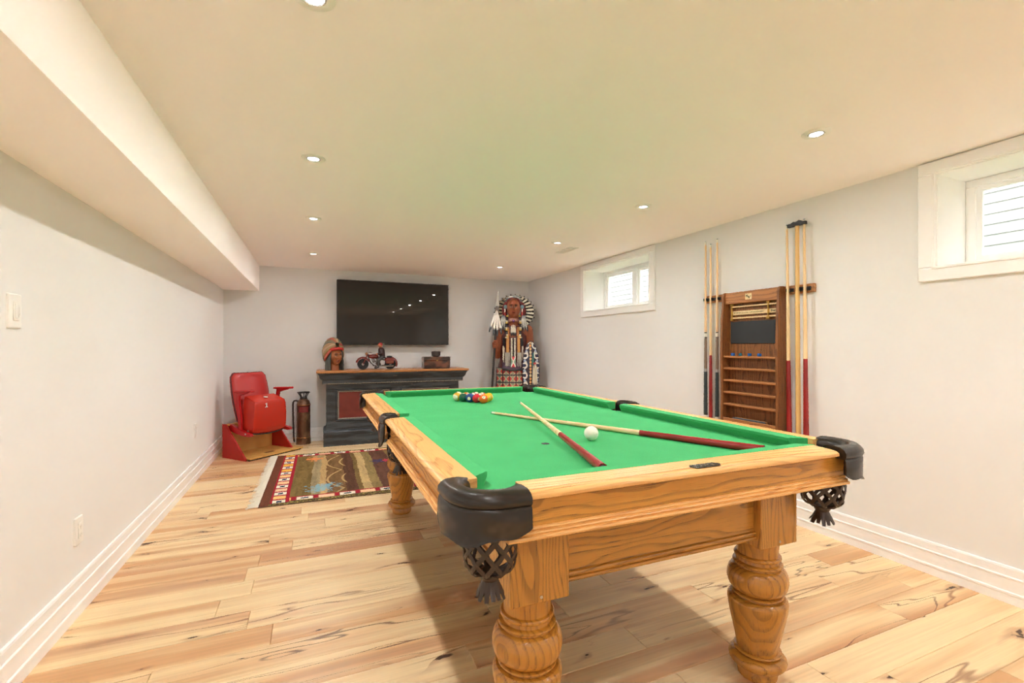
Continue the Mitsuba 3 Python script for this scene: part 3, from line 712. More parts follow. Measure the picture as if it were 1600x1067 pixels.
# ------------------------------------------------------------------ bar cabinet
CB = rotz(-1.2, (.0, 0, 0))
t = thing('bar_cabinet', 'distressed black bar cabinet with brown wood top and red panels under the television', 'cabinet', M=rotz(-1.2, (.94, 5.98, 0)))
w2 = .80; yf = -.140                          # half width and front of the body; depth runs to +y
part(t, 'body', cat(cbox(-w2, w2, yf + .016, .25, .10, .86, .002)), 'mat_cabinet_paint')
PL = [(-yf - .02, 0)]
def ring_prof(prof, x0, x1, yb):
    """Mitred moulding round front and two sides: prof gives (outward, z)."""
    P = []
    for o, z in prof:
        P.append([(x0 - o, yb, z), (x0 - o, yf - o, z), (x1 + o, yf - o, z), (x1 + o, yb, z)])
    return grid_mesh(np.array(P)[:, ::-1])
def solid_mould(prof, x0, x1, yb):
    ms = [extr([(yf - o, z) for o, z in prof][::-1], 'x', x0, x1)]
    ms = []
    pr = np.array(prof)
    secs = []
    for (x, y, dx, dy) in ((x0, yb, -1, 0), (x0, yf, -1, -1), (x1, yf, 1, -1), (x1, yb, 1, 0)):
        secs.append(np.stack([x + dx * pr[:, 0], y + dy * pr[:, 0], pr[:, 1]], -1))
    return grid_mesh(np.array(secs), closed_v=True, cap=True)
part(t, 'plinth', solid_mould([(-.02, 0), (.030, 0), (.030, .150), (.032, .160), (.028, .172), (.018, .180), (.006, .184), (.004, .192), (-.02, .192)], -w2, w2, .25), 'mat_cabinet_paint', 35)
part(t, 'crown', solid_mould([(-.02, .728), (.040, .728), (.044, .736), (.043, .775), (.052, .780), (.066, .795), (.074, .815), (.080, .838), (.090, .846), (.092, .860), (-.02, .860)], -w2, w2, .25), 'mat_cabinet_paint', 35)
part(t, 'crown_bead', solid_mould([(.030, .728), (.046, .729), (.048, .733), (.046, .738), (.030, .738)], -w2, w2, .25), 'mat_cabinet_edge', 35)
part(t, 'top_board', cbox(-w2 - .108, w2 + .108, yf - .108, .255, .860, .886, .007), 'mat_cabinet_top')
part(t, 'top_rail', cbox(-w2, w2, yf, yf + .02, .664, .730, .002), 'mat_cabinet_paint')
part(t, 'bottom_rail', cbox(-w2, w2, yf, yf + .02, .190, .285, .002), 'mat_cabinet_paint')
for xa, xb in ((-w2, -w2 + .105), (-.052, .052), (w2 - .105, w2)):
    part(t, 'stile', cbox(xa, xb, yf, yf + .02, .285, .664, .002), 'mat_cabinet_paint')
for xa, xb in ((-w2 + .105, -.052), (.052, w2 - .105)):
    d = part(t, 'panel', cbox(xa + .034, xb - .034, yf + .006, yf + .02, .319, .630, .003), 'mat_red_panel', label='dark red inset panel')
    fr = []
    for (a, b, z0, z1) in ((xa, xb, .285, .303), (xa, xb, .646, .664), (xa, xa + .018, .303, .646), (xb - .018, xb, .303, .646)):
        fr.append(cbox(a, b, yf - .008, yf + .012, z0, z1, .005))
    part(d, 'outer_moulding', cat(fr), 'mat_cabinet_paint')
    fr = []
    for (a, b, z0, z1) in ((xa + .018, xb - .018, .303, .321), (xa + .018, xb - .018, .628, .646), (xa + .018, xa + .036, .321, .628), (xb - .036, xb - .018, .321, .628)):
        fr.append(cbox(a, b, yf + .0, yf + .014, z0, z1, .006))
    part(d, 'inner_moulding', cat(fr), 'mat_cabinet_edge')
CT = .886

# ------------------------------------------------------------------ wooden box and small dark box
t = thing('wooden_box', 'glossy burl wood box on the right end of the bar cabinet', 'box', M=rotz(-4, (1.470, 5.960, CT)))
def burl(p, n, uv):
    a = mikit.fbm(p.x * 9 + p.z * 6, p.z * 16 - p.x * 7, p.y * 5, 4)
    return mikit.mix(S(104, 58, 38), S(38, 18, 16), mikit.smoothstep(.32, .62, a))
mat('burl', fn=burl, rough=.15, coat=.6)
part(t, 'body', cbox(-.168, .168, -.10, .10, .008, .100, .003), 'mat_burl')
part(t, 'lid', cbox(-.170, .170, -.102, .102, .102, .150, .004), 'mat_burl')
part(t, 'base', cbox(-.160, .160, -.094, .094, 0, .010, .002), 'mat_black')
part(t, 'lock', mv(lathe([(.0005, .003), (.008, .003), (.009, 0), (.0005, 0)], 16, 'y'), rot([0, 0, 1], 180, (0, -.1005, .104))), 'mat_brass')
t = thing('octagonal_box', 'small dark octagonal box sitting on the burl wood box', 'box', M=rotz(0, (1.468, 5.955, CT + .150)))
octo = lambda r, z: [(r * math.cos(a), r * math.sin(a) * .75, z) for a in np.arange(8) * PI / 4 + PI / 8]
part(t, 'body', grid_mesh(np.array([octo(.040, 0), octo(.042, .010), octo(.060, .014), octo(.060, .046)]), closed_v=True, cap=True), mat('dark_wood', S(50, 38, 36), rough=.4))
part(t, 'lid', grid_mesh(np.array([octo(.062, .047), octo(.062, .062), octo(.052, .070)]), closed_v=True, cap=True), 'mat_dark_wood')

# ------------------------------------------------------------------ rug
RU = rotz(-.8, (.80, 4.652, 0))
HL, HW = 1.165, .852
t = thing('rug', 'hand-knotted brown tribal rug with red and white tile border under the pool table', 'rug', M=RU)
def rug_fn(p, n, uv):
    x, y = uv.x, uv.y                       # metres from the rug's centre
    nz = mikit.noise(x * 160, y * 160); slow = mikit.fbm(x * 9, y * 16, 2.0, 3)
    b = x + .035 * (mikit.noise(y * 2.6, 3.3) - .5) + .012 * (mikit.noise(y * 22, 7.7) - .5)
    b = dr.select(b > 0, b - .93, b)
    col = C3(S(96, 78, 48))
    for hi, c_ in ((-.81, (112, 92, 54)), (-.74, (146, 130, 98)), (-.69, (172, 142, 96)), (-.54, (112, 84, 54)), (-.45, (84, 56, 42)), (-.41, (112, 90, 54)), (-.34, (176, 150, 104)), (-.26, (132, 112, 72)), (-.10, (92, 62, 50)), (.0, (120, 96, 60)))[::-1]:
        col = dr.select(b < hi, C3(S(*c_)), col)
    st = mikit.noise(x * 60 + 3 * slow, y * 5)
    col = col * (.62 + .38 * nz + .38 * st) * (.85 + .3 * slow)
    fr = dr.abs(dr.sin((x + .62) * 26 + dr.abs(dr.sin(y * 5.2)) * 3.2))
    col = mikit.mix(col, S(182, 152, 104), mikit.smoothstep(.95, .995, fr) * mikit.smoothstep(.10, .07, dr.abs(b + .615)) * .8)
    def motif(c, cx, cy, rx, ry, f):
        d = dr.sqrt(dr.square((x - cx) / rx) + dr.square((y - cy) / ry)) + 1.5 * (mikit.noise(x * 46, y * 60, f) - .5)
        return mikit.mix(col, c, mikit.smoothstep(1.05, .8, d) * .75)
    col = motif(S(118, 168, 182), -.72, -.52, .11, .10, 1.0)
    col = motif(S(226, 136, 80), -.80, .55, .06, .10, 2.0)
    col = motif(S(60, 60, 92), -.20, .20, .08, .07, 3.0)
    col = motif(S(190, 60, 70), -.12, .22, .05, .05, 4.0)
    # border: distance in from each edge
    ex, ey = HL - dr.abs(x), HW - dr.abs(y)
    def band(e_, along, lo, hi, per):
        u = along / per; cell = dr.floor(u); f = u - cell
        par = cell - 2 * dr.floor(cell / 2)
        mid = (e_ - lo) / (hi - lo)
        c = mikit.mix(S(236, 226, 206), mikit.mix(S(230, 176, 70), S(232, 190, 160), mikit.cell_rand(cell, 3)), mikit.smoothstep(.4, .6, par))
        cen = mikit.smoothstep(.2, .16, dr.abs(f - .5)) * mikit.smoothstep(.2, .16, dr.abs(mid - .5)) * (1 - par)
        c = mikit.mix(c, S(44, 50, 76), cen)
        return mikit.mix(c, S(150, 36, 48), mikit.smoothstep(.34, .40, dr.abs(f - .5)))
    inx = (ex > .075) & (ex < .205) & (ey > .035)
    iny = (ey > .060) & (ey < .150) & (ex > .075)
    red = S(150, 36, 48)
    col = dr.select((ex < .075) | (ey < .05), C3(S(104, 60, 44)) * (.75 + .4 * nz), col)
    col = dr.select((ey < .05) & (ex > .07), mikit.mix(S(70, 52, 40), S(150, 132, 74), mikit.smoothstep(.4, .75, nz)), col)
    col = dr.select(iny, band(ey, x, .055, .135, .155) * (.88 + .2 * nz), col)
    col = dr.select(iny & ((ey < .058) | (ey > .130)), C3(red) * (.85 + .3 * nz), col)
    col = dr.select(inx & ((ey > .140) | (ex < .19)), band(ex, y, .085, .185, .105) * (.88 + .2 * nz), col)
    col = dr.select((inx & ((ex < .090) | (ex > .178))) & (ey > .035), C3(red) * (.85 + .3 * nz), col)
    return col
mat('rug', fn=rug_fn, rough=.95, spec=.1, sheen=.4)
gx, gy = np.meshgrid(np.linspace(-HL, HL, 94), np.linspace(-HW, HW, 70), indexing='ij')
zz = .009 + .0035 * (meshkit.noise(np.stack([gx * 3, gy * 3, gx * 0], -1)) - .3) + .0012 * meshkit.noise(np.stack([gx * 60, gy * 60, gx * 0], -1))
edge = np.minimum(HL - np.abs(gx), HW - np.abs(gy)); zz = np.where(edge < .02, .0015 + (zz - .0015) * np.sqrt(np.clip(edge / .02, 0, 1)), zz)
wob = .008 * (meshkit.noise(np.stack([gx * 2.2 + 7, gy * 2.2, gx * 0 + 3], -1)) - .5)
m = grid_mesh(np.stack([gx + wob, gy + wob, zz], -1)); uvr = np.stack([gx.ravel(), gy.ravel()], -1)
part(t, 'pile', m, 'mat_rug', True, uv=uvr)
part(t, 'backing', cbox(-HL + .004, HL - .004, -HW + .004, HW - .004, .0005, .004, 0), mat('rug_back', S(74, 54, 44), rough=.95))
fs = []
for sgn in (-1, 1):
    for yy in np.linspace(-HW + .006, HW - .006, 210):
        ln = RNG.uniform(.045, .080); dy = RNG.normal(0, .009)
        fs.append(tube([[sgn * (HL - .006), yy, .006], [sgn * (HL + ln * .5), yy + dy * .5, .007 + RNG.uniform(0, .004)], [sgn * (HL + ln), yy + dy, .003]], [.0034, .0036, .0022], 5))
part(t, 'fringe', cat(fs), 'mat_fringe', kind='stuff')

# ------------------------------------------------------------------ red arena seat on its plywood base (u to the right, w to the front)
ths = math.radians(-49)
CHM = np.eye(4); CHM[:3, 0] = [-math.sin(ths), math.cos(ths), 0]; CHM[:3, 1] = [-math.cos(ths), -math.sin(ths), 0]; CHM[:3, 3] = [-.640, 5.413, 0]
# local x = u, local y = -w (backwards), z up
t = thing('arena_seat', 'red folding arena seat bolted to a red and plywood base in the corner', 'seat', M=CHM)
BW = .575
for x0, x1, out in ((0, .018, 0), (BW - .018, BW, 1)):
    prof = Polygon([(0.0, .0), (.37, .0), (.37, .352), (.325, .352), (.012, .032), (.0, .020)])
    part(t, 'base_side', extr(prof, 'x', x0, x1), 'mat_red_base')
part(t, 'base_floor', cbox(.018, BW + .085, -.052, .352, .012, .030, .003), 'mat_plywood')
part(t, 'base_runner', cat(cbox(.018, BW + .07, -.040, -.015, 0, .012, .002), cbox(.018, BW - .018, .33, .352, 0, .012, 0)), 'mat_black')
part(t, 'base_back', cbox(.018, BW - .018, .335, .353, .012, .352, .003), 'mat_plywood')
part(t, 'base_top', cbox(.018, BW - .018, .300, .337, .335, .352, .003), 'mat_plywood')
part(t, 'floor_plate', cbox(.26, .36, .02, .07, .030, .032, .0008), mat('bronze_plate', S(140, 96, 60), rough=.35, metal=.4))
for x in (.055, BW - .055):                  # standards: curved foot and upright with arm rest
    foot = [(-.020, .268), (.10, .292), (.20, .318), (.30, .352), (.355, .352), (.365, .325), (.340, .290), (.24, .268), (.12, .246), (.0, .240), (-.025, .246)]
    s = part(t, 'standard', extr(foot, 'x', x - .018, x + .018), 'mat_red_metal')
    up = [(.130, .280), (.165, .290), (.185, .40), (.205, .52), (.220, .60), (.205, .662), (.165, .662), (.170, .600), (.150, .50), (.135, .40)]
    part(s, 'upright', extr(up[::-1], 'x', x - .010, x + .010), 'mat_red_metal')
    brk = [(.205, .655), (.165, .655), (.10, .672), (.02, .690), (.02, .696), (.20, .690)]
    part(s, 'arm_bracket', extr(brk, 'x', x - .009, x + .009), 'mat_red_metal')
    part(t, 'arm_rest', mv(rbox(-.026, .026, -.16, .12, -.010, .012, .009), rot([1, 0, 0], -3, (x, .12, .703))), 'mat_red_metal', 40)
    for yy, zz_ in ((.335, .318), (.05, .266)):
        part(s, 'bolt', mv(lathe([(.0005, .006), (.008, .005), (.010, 0), (.0005, 0)], 12, 'x'), rot([0, 0, 1], 180 if x < .2 else 0, (x + (-.018 if x < .2 else .018), yy, zz_))), 'mat_steel')
part(t, 'pivot_rod', mv(lathe([(.0005, 0), (.011, 0), (.011, BW - .15), (.0005, BW - .15)], 12, 'x'), rot([0, 0, 1], 0, (.075, .07, .292))), 'mat_steel', 40)
# seat pan folded up: shell whose underside faces forward
def pan(y_off, shrink, depth):
    P = []
    for z, wd, yy in ((.262, .176, .020), (.285, .190, -.010), (.33, .194, -.022), (.45, .190, -.030), (.56, .182, -.030), (.592, .176, -.020), (.603, .170, .0)):
        row = []
        for a in np.linspace(-1, 1, 17):
            c = wd * (1 if shrink == 0 else .96)
            bulge = -.004 * (1 - a * a) + (.006 if abs(a) > .99 else 0)
            row.append([.270 + a * c, yy + bulge + y_off, z - (.016 * (1 - a * a) if z < .27 else 0)])
        P.append(row)
    return np.array(P)
F_ = pan(0, 0, 0); B_ = F_.copy(); B_[:, :, 1] = .150 + .25 * (B_[:, :, 2] - .262) * 0 ; B_[:, :, 0] = .270 + (B_[:, :, 0] - .270) * .98; B_[:, :, 2] = B_[:, :, 2] * 1.0 + np.where(B_[:, :, 2] > .55, .045, 0.01)
rows = np.concatenate([F_, B_[:, ::-1]], axis=1)
part(t, 'seat_shell', grid_mesh(rows, closed_v=True, cap=True), 'mat_red_paint', 28)
part(t, 'seat_edge', tube([[.270 + a * .178, .014 - .010 * (1 - a * a), .262 - .016 * (1 - a * a)] for a in np.linspace(-1, 1, 17)], .007, 8), 'mat_rubber', 40)
part(t, 'seat_cushion', rbox(.085, .455, .150, .205, .290, .625, .024), 'mat_red_vinyl', 40)
m = meshkit.text_mesh('1', .044, depth=.002, bold=True); v = m.vertices.copy(); m.vertices = np.c_[.187 + v[:, 0], -.0415 - v[:, 2], .532 + v[:, 1]]
part(t, 'seat_number', m, mat('paint_white', S(240, 236, 230), rough=.5), label='white number 1')
part(t, 'badge', mv(lathe([(.0005, .003), (.020, .003), (.022, 0), (.0005, 0)], 20), rot([1, 0, 0], 12, (.270, .055, .628))), 'mat_ivory', 40)
# padded back, leaning backwards
def back_sheet(off, inset):
    P = []
    for s in np.linspace(0, 1, 15):
        z = .345 + s * .540; yy = .190 + s * .125
        wd = .188 + .022 * math.sin(s * PI * .9)
        wd *= 1 - .16 * max(0, (s - .90) / .10) ** 2 - .10 * max(0, (.06 - s) / .06) ** 2
        P.append([[.268 + a * (wd - inset), yy + off + .030 * a * a - .002 - (.020 if inset else 0) * (1 - a ** 4) * math.sin(min(1, s * 1.02) * PI) ** .4, z] for a in np.linspace(-1, 1, 15)])
    return np.array(P)
Fb, Bb = back_sheet(-.012, .006), back_sheet(.026, 0)
part(t, 'backrest', grid_mesh(np.concatenate([Fb, back_sheet(.010, 0)[:, ::-1]], 1), closed_v=True, cap=True), 'mat_red_vinyl', 50)
part(t, 'back_shell', grid_mesh(np.concatenate([back_sheet(.010, 0), Bb[:, ::-1]], 1), closed_v=True, cap=True), 'mat_red_metal', 50)
rim = back_sheet(.004, -.002); loop = np.vstack([rim[:, 0], rim[-1, 1:], rim[-2::-1, -1], rim[0, -2::-1]])
part(t, 'piping', tube(loop, .005, 6), 'mat_piping', 50)

# ------------------------------------------------------------------ antique extinguisher
t = thing('fire_extinguisher', 'antique copper fire extinguisher standing between the red seat and black cabinet', 'fire extinguisher', M=rotz(0, (-.110, 6.125, 0)))
part(t, 'tank', lathe(smooth_prof([(.002, .004), (.078, .004), (.081, .010), (.081, .055), (.079, .060), (.079, .066), (.076, .070), (.0755, .30), (.0755, .462), (.078, .466), (.078, .476), (.074, .484), (.066, .512), (.052, .530), (.036, .540), (.002, .542)], 3), 40), 'mat_copper', 50)
part(t, 'band', cat(lathe([(.074, .074), (.0795, .076), (.081, .082), (.0795, .088), (.074, .090)], 36), lathe([(.070, .464), (.079, .466), (.080, .471), (.079, .476), (.070, .478)], 36)), 'mat_copper_bright', 50)
part(t, 'collar', lathe([(.002, .538), (.038, .538), (.041, .545), (.040, .556), (.034, .562), (.002, .564)], 28), 'mat_iron', 40)
hw = [tube([[.066 * math.cos(a), .066 * math.sin(a), .617] for a in np.linspace(0, 2 * PI, 33)], .0058, 8)]
for k in range(5):
    a = 2 * PI * k / 5 + .3
    hw.append(tube([[.030 * math.cos(a), .030 * math.sin(a), .558], [.044 * math.cos(a), .044 * math.sin(a), .585], [.065 * math.cos(a), .065 * math.sin(a), .615]], .0058, 8))
part(t, 'hand_wheel', cat(hw), 'mat_iron', 50)
hose = [[-.060, -.02, .515], [-.085, -.03, .525], [-.108, -.035, .515], [-.114, -.037, .48], [-.112, -.036, .35], [-.108, -.034, .20], [-.104, -.030, .075], [-.098, -.026, .035]]
part(t, 'hose', tube(smooth_prof(hose, 5), .0098, 10), 'mat_rubber', 50)
part(t, 'nozzle', tube([[-.104, -.030, .085], [-.098, -.026, .032]], [.011, .006], 12), 'mat_copper_bright', 50)
part(t, 'label_plate', grid_mesh(np.array([[[.0768 * math.sin(a), -.0768 * math.cos(a), z] for a in np.linspace(-.75, .75, 16)] for z in (.385, .45)])), mat('old_label', S(120, 44, 42), rough=.5))

# ------------------------------------------------------------------ carved figures: shared head
def head_mesh(w, d, h, sub=5):
    """A carved head about the origin, face towards -y; returns the mesh and its unit coordinates."""
    s = trimesh.creation.icosphere(sub, 1.0); v = s.vertices.copy(); u = v.copy()
    x, y, z = v.T; front = np.clip(-y, 0, 1)
    G = lambda cx, cz, sx, sz: np.exp(-((x - cx) / sx) ** 2 - ((z - cz) / sz) ** 2)
    out = np.zeros_like(x)
    out += .34 * G(0, -.10, .13, .13) + .24 * G(0, .05, .10, .16) + .12 * G(0, .25, .10, .1)      # nose
    for sgn in (-1, 1):
        out += .05 * G(sgn * .13, -.14, .08, .07) - .17 * G(sgn * .33, .10, .17, .10) + .08 * G(sgn * .33, .10, .10, .05)
        out += .11 * G(sgn * .38, .27, .24, .07) + .11 * G(sgn * .50, -.12, .18, .14) - .07 * G(sgn * .42, -.42, .12, .18)
        out -= .05 * G(sgn * .26, -.32, .05, .16)
    out += .10 * G(0, -.38, .24, .05) + .11 * G(0, -.52, .20, .055) - .05 * G(0, -.45, .26, .03) + .13 * G(0, -.76, .22, .12) - .05 * G(0, -.64, .2, .05)
    jaw = 1 - .22 * np.clip(-z - .2, 0, 1) ** 1.2
    v = np.c_[x * jaw * w, (y - 1.3 * out * front) * d * (1 - .12 * np.clip(-z, 0, 1)), z * h]
    s.vertices = v
    return s, u
def face_colors(u, skin, dark):
    x, y, z = u.T; G = lambda cx, cz, sx, sz: np.exp(-((x - cx) / sx) ** 2 - ((z - cz) / sz) ** 2)
    c = np.tile(np.array(skin), (len(x), 1)); f = (y < -.3)
    def paint(c, m, col): m = np.clip(m, 0, 1)[:, None]; return c * (1 - m) + np.array(col) * m
    c = paint(c, f * (G(0, -.38, .26, .05) + G(0, -.53, .22, .05)) * 1.1, S(140, 60, 44))
    c = paint(c, f * G(0, -.455, .26, .022) * 1.3, dark)
    for sgn in (-1, 1):
        c = paint(c, f * G(sgn * .34, .27, .22, .06) * 1.2, dark); c = paint(c, f * G(sgn * .33, .10, .19, .10) * .7, dark)
        c = paint(c, f * G(sgn * .33, .10, .13, .055) * 1.2, S(168, 130, 100)); c = paint(c, f * G(sgn * .33, .10, .06, .055) * 1.6, S(26, 18, 14))
    return c

# ------------------------------------------------------------------ carved standing chief
ST = rotz(-23.2, (2.500, 5.790, 0))
t = thing('statue', 'life-size painted wood carving of a standing chief in feather headdress in the corner', 'statue', M=ST)
skin, skin_d = S(138, 74, 46), S(44, 22, 16)
HC = np.array([.0, -.075, 1.680])
bones = [((0, .02, .9), .13, (0, .02, 1.15), .14), ((0, .02, 1.15), .14, (0, .01, 1.33), .13), ((-.13, .01, 1.36), .085, (.13, .01, 1.36), .085), ((0, .0, 1.40), .075, (0, -.04, 1.60), .068),
         ((-.185, .0, 1.37), .070, (-.215, .0, 1.05), .050), ((-.215, .0, 1.05), .048, (-.245, -.150, 1.165), .034), ((-.245, -.150, 1.165), .036, (-.246, -.175, 1.205), .036),
         ((.190, .01, 1.39), .074, (.235, .03, 1.12), .052), ((.235, .03, 1.12), .050, (.200, -.085, .96), .036), ((.200, -.085, .96), .038, (.195, -.100, .91), .036)]
for k in range(4):                                  # fingers closed round the spear shaft at (-.245, -.205)
    z = 1.228 - k * .021
    ring = [(-.245 + .027 * math.cos(a), -.205 + .027 * math.sin(a), z - .002 * i) for i, a in enumerate(np.linspace(math.radians(60), math.radians(-215 + 8 * k), 6))]
    bones += [(ring[i], .0105 - .0006 * i, ring[i + 1], .0104 - .0006 * i) for i in range(5)]
th = [(-.227, -.178, 1.222), (-.219, -.205, 1.243), (-.233, -.232, 1.246), (-.253, -.238, 1.243)]
bones += [(th[i], .012 - .001 * i, th[i + 1], .011 - .001 * i) for i in range(3)]
for k in range(4):
    z = .945 - k * .020; pts = [(.195, -.120, z), (.185, -.132, z - .003), (.166, -.130, z - .006), (.152, -.122, z - .008)]
    bones += [(pts[i], .0105, pts[i + 1], .010) for i in range(3)]
tp = [(.205, -.115, .955), (.190, -.130, .972), (.172, -.134, .970)]
bones += [(tp[i], .011, tp[i + 1], .010) for i in range(2)]
body = blob([((p, r), (q, s)) for p, r, q, s in bones], .011, 8)
hm, hu = head_mesh(.090, .118, .140, 5)
hm.apply_transform(rot([1, 0, 0], 0)); hm.apply_translation(HC)
A_, B_2 = (m3.Manifold(m3.Mesh(vert_properties=np.asarray(q.vertices, np.float32), tri_verts=np.asarray(q.faces, np.uint32))) for q in (body, hm))
if A_.is_empty() or B_2.is_empty(): bm = cat(body, hm)
else:
    g_ = (A_ + B_2).to_mesh(); bm = trimesh.Trimesh(g_.vert_properties[:, :3], g_.tri_verts, process=False)
uu = (bm.vertices - HC) / [.092, .112, .138]
isface = (np.linalg.norm(uu * [1, .9, 1], axis=1) < 1.6) & (bm.vertices[:, 2] > 1.55)
un = uu / np.linalg.norm(uu, axis=1, keepdims=True)
colb = np.where(isface[:, None], face_colors(np.c_[uu[:, 0], un[:, 1], uu[:, 2]], skin, skin_d), np.array(skin))
part(t, 'body', bm, 'mat_vcol', True, color=colb)

# robe
def robe(th):
    P = []
    for z, w, d in ((.10, .245, .185), (.14, .240, .18), (.30, .235, .175), (.60, .225, .165), (.85, .205, .150), (1.0, .185, .140), (1.15, .180, .142), (1.28, .190, .140), (1.37, .200, .120), (1.43, .160, .100), (1.475, .095, .085), (1.49, .080, .075)):
        row = []
        for a in np.arange(48) * 2 * PI / 48:
            rip = 1 + (.03 * math.sin(a * 9) if z < .8 else .012 * math.sin(a * 7 + z * 9))
            row.append([(w + th) * rip * math.cos(a) - .02 * (z < .9), (d + th) * rip * math.sin(a) + .02, z])
        P.append(row)
    return grid_mesh(np.array(P), closed_v=True, cap=True)
part(t, 'robe', robe(0), mat('robe', fn=lambda p, n, uv: mikit.mix(S(92, 42, 34), S(58, 26, 24), mikit.fbm(p.x * 14, p.y * 14, p.z * 4, 3)), rough=.45), 50)
def front_sheet(xa, xb, za, zb, off=.006, nx=14, nz=14):
    """A strip of cloth lying on the robe's front; returns mesh and uv (x, z)."""
    P, uv = [], []
    for z in np.linspace(za, zb, nz):
        w = np.interp(z, [.1, .3, .6, .85, 1.0, 1.15, 1.28, 1.37, 1.43], [.245, .235, .225, .205, .185, .18, .19, .2, .16]) * 1.032
        d = np.interp(z, [.1, .3, .6, .85, 1.0, 1.15, 1.28, 1.37, 1.43], [.185, .175, .165, .15, .14, .142, .14, .12, .1]) * 1.032
        cx = -.02 if z < .9 else 0
        row = []
        for x in np.linspace(xa, xb, nx):
            q = min(.985, abs((x - cx) / w)); row.append([x, .02 - d * math.sqrt(1 - q * q) - off, z]); uv.append([x, z])
        P.append(row)
    return grid_mesh(np.array(P)), np.array(uv)
def skirt_fn(p, n, uv):
    x, z = uv.x, uv.y
    c = C3(S(40, 34, 40))
    row = dr.floor((z - .20) / .098); fz = (z - .20) / .098 - row
    u = (x + .23) / .088; cell = dr.floor(u); fx = u - cell
    a, b = dr.abs(fx - .5), dr.abs(fz - .5)
    inside = dr.maximum(a, b) < .43
    xs = dr.abs(a - b)
    colx = mikit.mix(S(176, 160, 132), S(172, 48, 42), mikit.smoothstep(.07, .10, xs) * dr.select(a > b, 1.0, .0))
    colx = mikit.mix(colx, S(70, 104, 92), mikit.smoothstep(.07, .10, xs) * dr.select(a > b, .0, 1.0) * (.4 + .6 * mikit.cell_rand(cell, row)))
    return dr.select(inside, colx, c)
mat('skirt', fn=skirt_fn, rough=.5)
m, uv_ = front_sheet(-.235, .19, .22, .885, .008, 24, 20); part(t, 'skirt_panel', m, 'mat_skirt', True, uv=uv_)
m, uv_ = front_sheet(-.150, .125, .845, .955, .016, 20, 8); part(t, 'belt', m, mat('belt', S(70, 50, 66), rough=.5), True)
m, uv_ = front_sheet(-.034, .030, .895, 1.035, .022, 8, 12)
part(t, 'belt_panel', m, mat('belt_x', fn=lambda p, n, uv: dr.select(dr.abs(dr.abs(uv.x + .002) - dr.abs(uv.y - .965) * .45) < .008, C3(S(228, 222, 210)), dr.select(dr.abs(uv.x + .002) > dr.abs(uv.y - .965) * .45, C3(S(120, 150, 130)), C3(S(196, 60, 70)))), rough=.5), True, uv=uv_)
belt = [[x, -.150 + .5 * x * x, .885 - .035 * math.cos(x * 9)] for x in np.linspace(-.16, .14, 20)]
part(t, 'belt_edge', tube(belt, .011, 8), 'mat_black')
rs = []
def strands(x0, x1, z0, z1, n, off, r=.0042, sway=.0, taper=True):
    out = []
    for k in range(n):
        f = (k + .5) / n; x = x0 + (x1 - x0) * f; zz_ = z1 + RNG.uniform(-.012, .012); dx = sway * (f - .5) + RNG.normal(0, .003)
        P = []
        for q in np.linspace(0, 1, 5):
            xx, z = x + dx * q, z0 + (zz_ - z0) * q
            w = np.interp(z, [.1, .85, 1.15, 1.37], [.245, .205, .18, .2]); d = np.interp(z, [.1, .85, 1.15, 1.37], [.185, .15, .142, .12])
            P.append([xx, .02 - d * math.sqrt(max(.05, 1 - (xx / w) ** 2)) - off, z])
        out.append(tube(P, np.linspace(r, r * (.5 if taper else 1), 5), 6))
    return out
mat('bone', S(226, 220, 204), rough=.45); mat('grey_fringe', S(168, 162, 150), rough=.6); mat('tan_hide', S(190, 136, 76), rough=.5); mat('dark_hair', S(24, 22, 24), rough=.4)
part(t, 'white_fringe', cat(strands(-.150, -.118, 1.15, .90, 5, .012, .005, -.05)), 'mat_bone', 50)
part(t, 'grey_fringe', cat(strands(-.115, -.045, 1.09, .90, 9, .018, .0052), strands(.050, .110, 1.09, .90, 8, .018, .0052)), 'mat_grey_fringe', 50)
for x in (-.078, .070):
    m, uv_ = front_sheet(x - .019, x + .019, 1.075, 1.430, .012, 6, 20); part(t, 'hide_strip', m, 'mat_tan_hide', True)
    m, uv_ = front_sheet(x * 1.6 - .016, x * 1.6 + .016, 1.17, 1.285, .020, 6, 8); part(t, 'hair_wrap', m, 'mat_dark_hair', True)
    part(t, 'white_edge', cat([ell((x * 1.75 + .003 * math.sin(k * 2), -.085 - .02, 1.165 - k * .021), (.011, .008, .012), 2) for k in range(9)]), 'mat_bone', True)
for x in (-.024, .018):
    part(t, 'bone_column', cat([ell((x, -.140, 1.275 - k * .0185), (.014, .007, .0085), 2) for k in range(14)]), 'mat_bone', True)
part(t, 'chest_cord', tube([[-.003, -.142, 1.28], [-.003, -.144, 1.15], [-.003, -.142, 1.02]], .005, 6), 'mat_black')
for x, z, a in ((-.022, 1.455, -7), (-.003, 1.46, 0), (.016, 1.455, 7)):
    f = petal(.150, .026, .004, 0); col = np.array([S(222, 216, 200) if q < .105 else S(26, 24, 26) for q in f.vertices[:, 0]])
    f.apply_transform(frame((x, -.125, z), [math.sin(math.radians(a)) * .5, -.06, -1], [0, -1, 0])); part(t, 'chest_feather', f, 'mat_vcol', True, color=col)
part(t, 'choker', lathe([(.073, -.022), (.080, -.018), (.083, 0), (.080, .018), (.073, .022)], 28).apply_transform(rot([1, 0, 0], -10, (0, -.035, 1.515))), mat('choker', S(176, 130, 120), rough=.5), 50)
part(t, 'choker_stone', ell((0, -.122, 1.508), (.017, .010, .020), 3), mat('purple_stone', S(92, 44, 84), rough=.3), True)
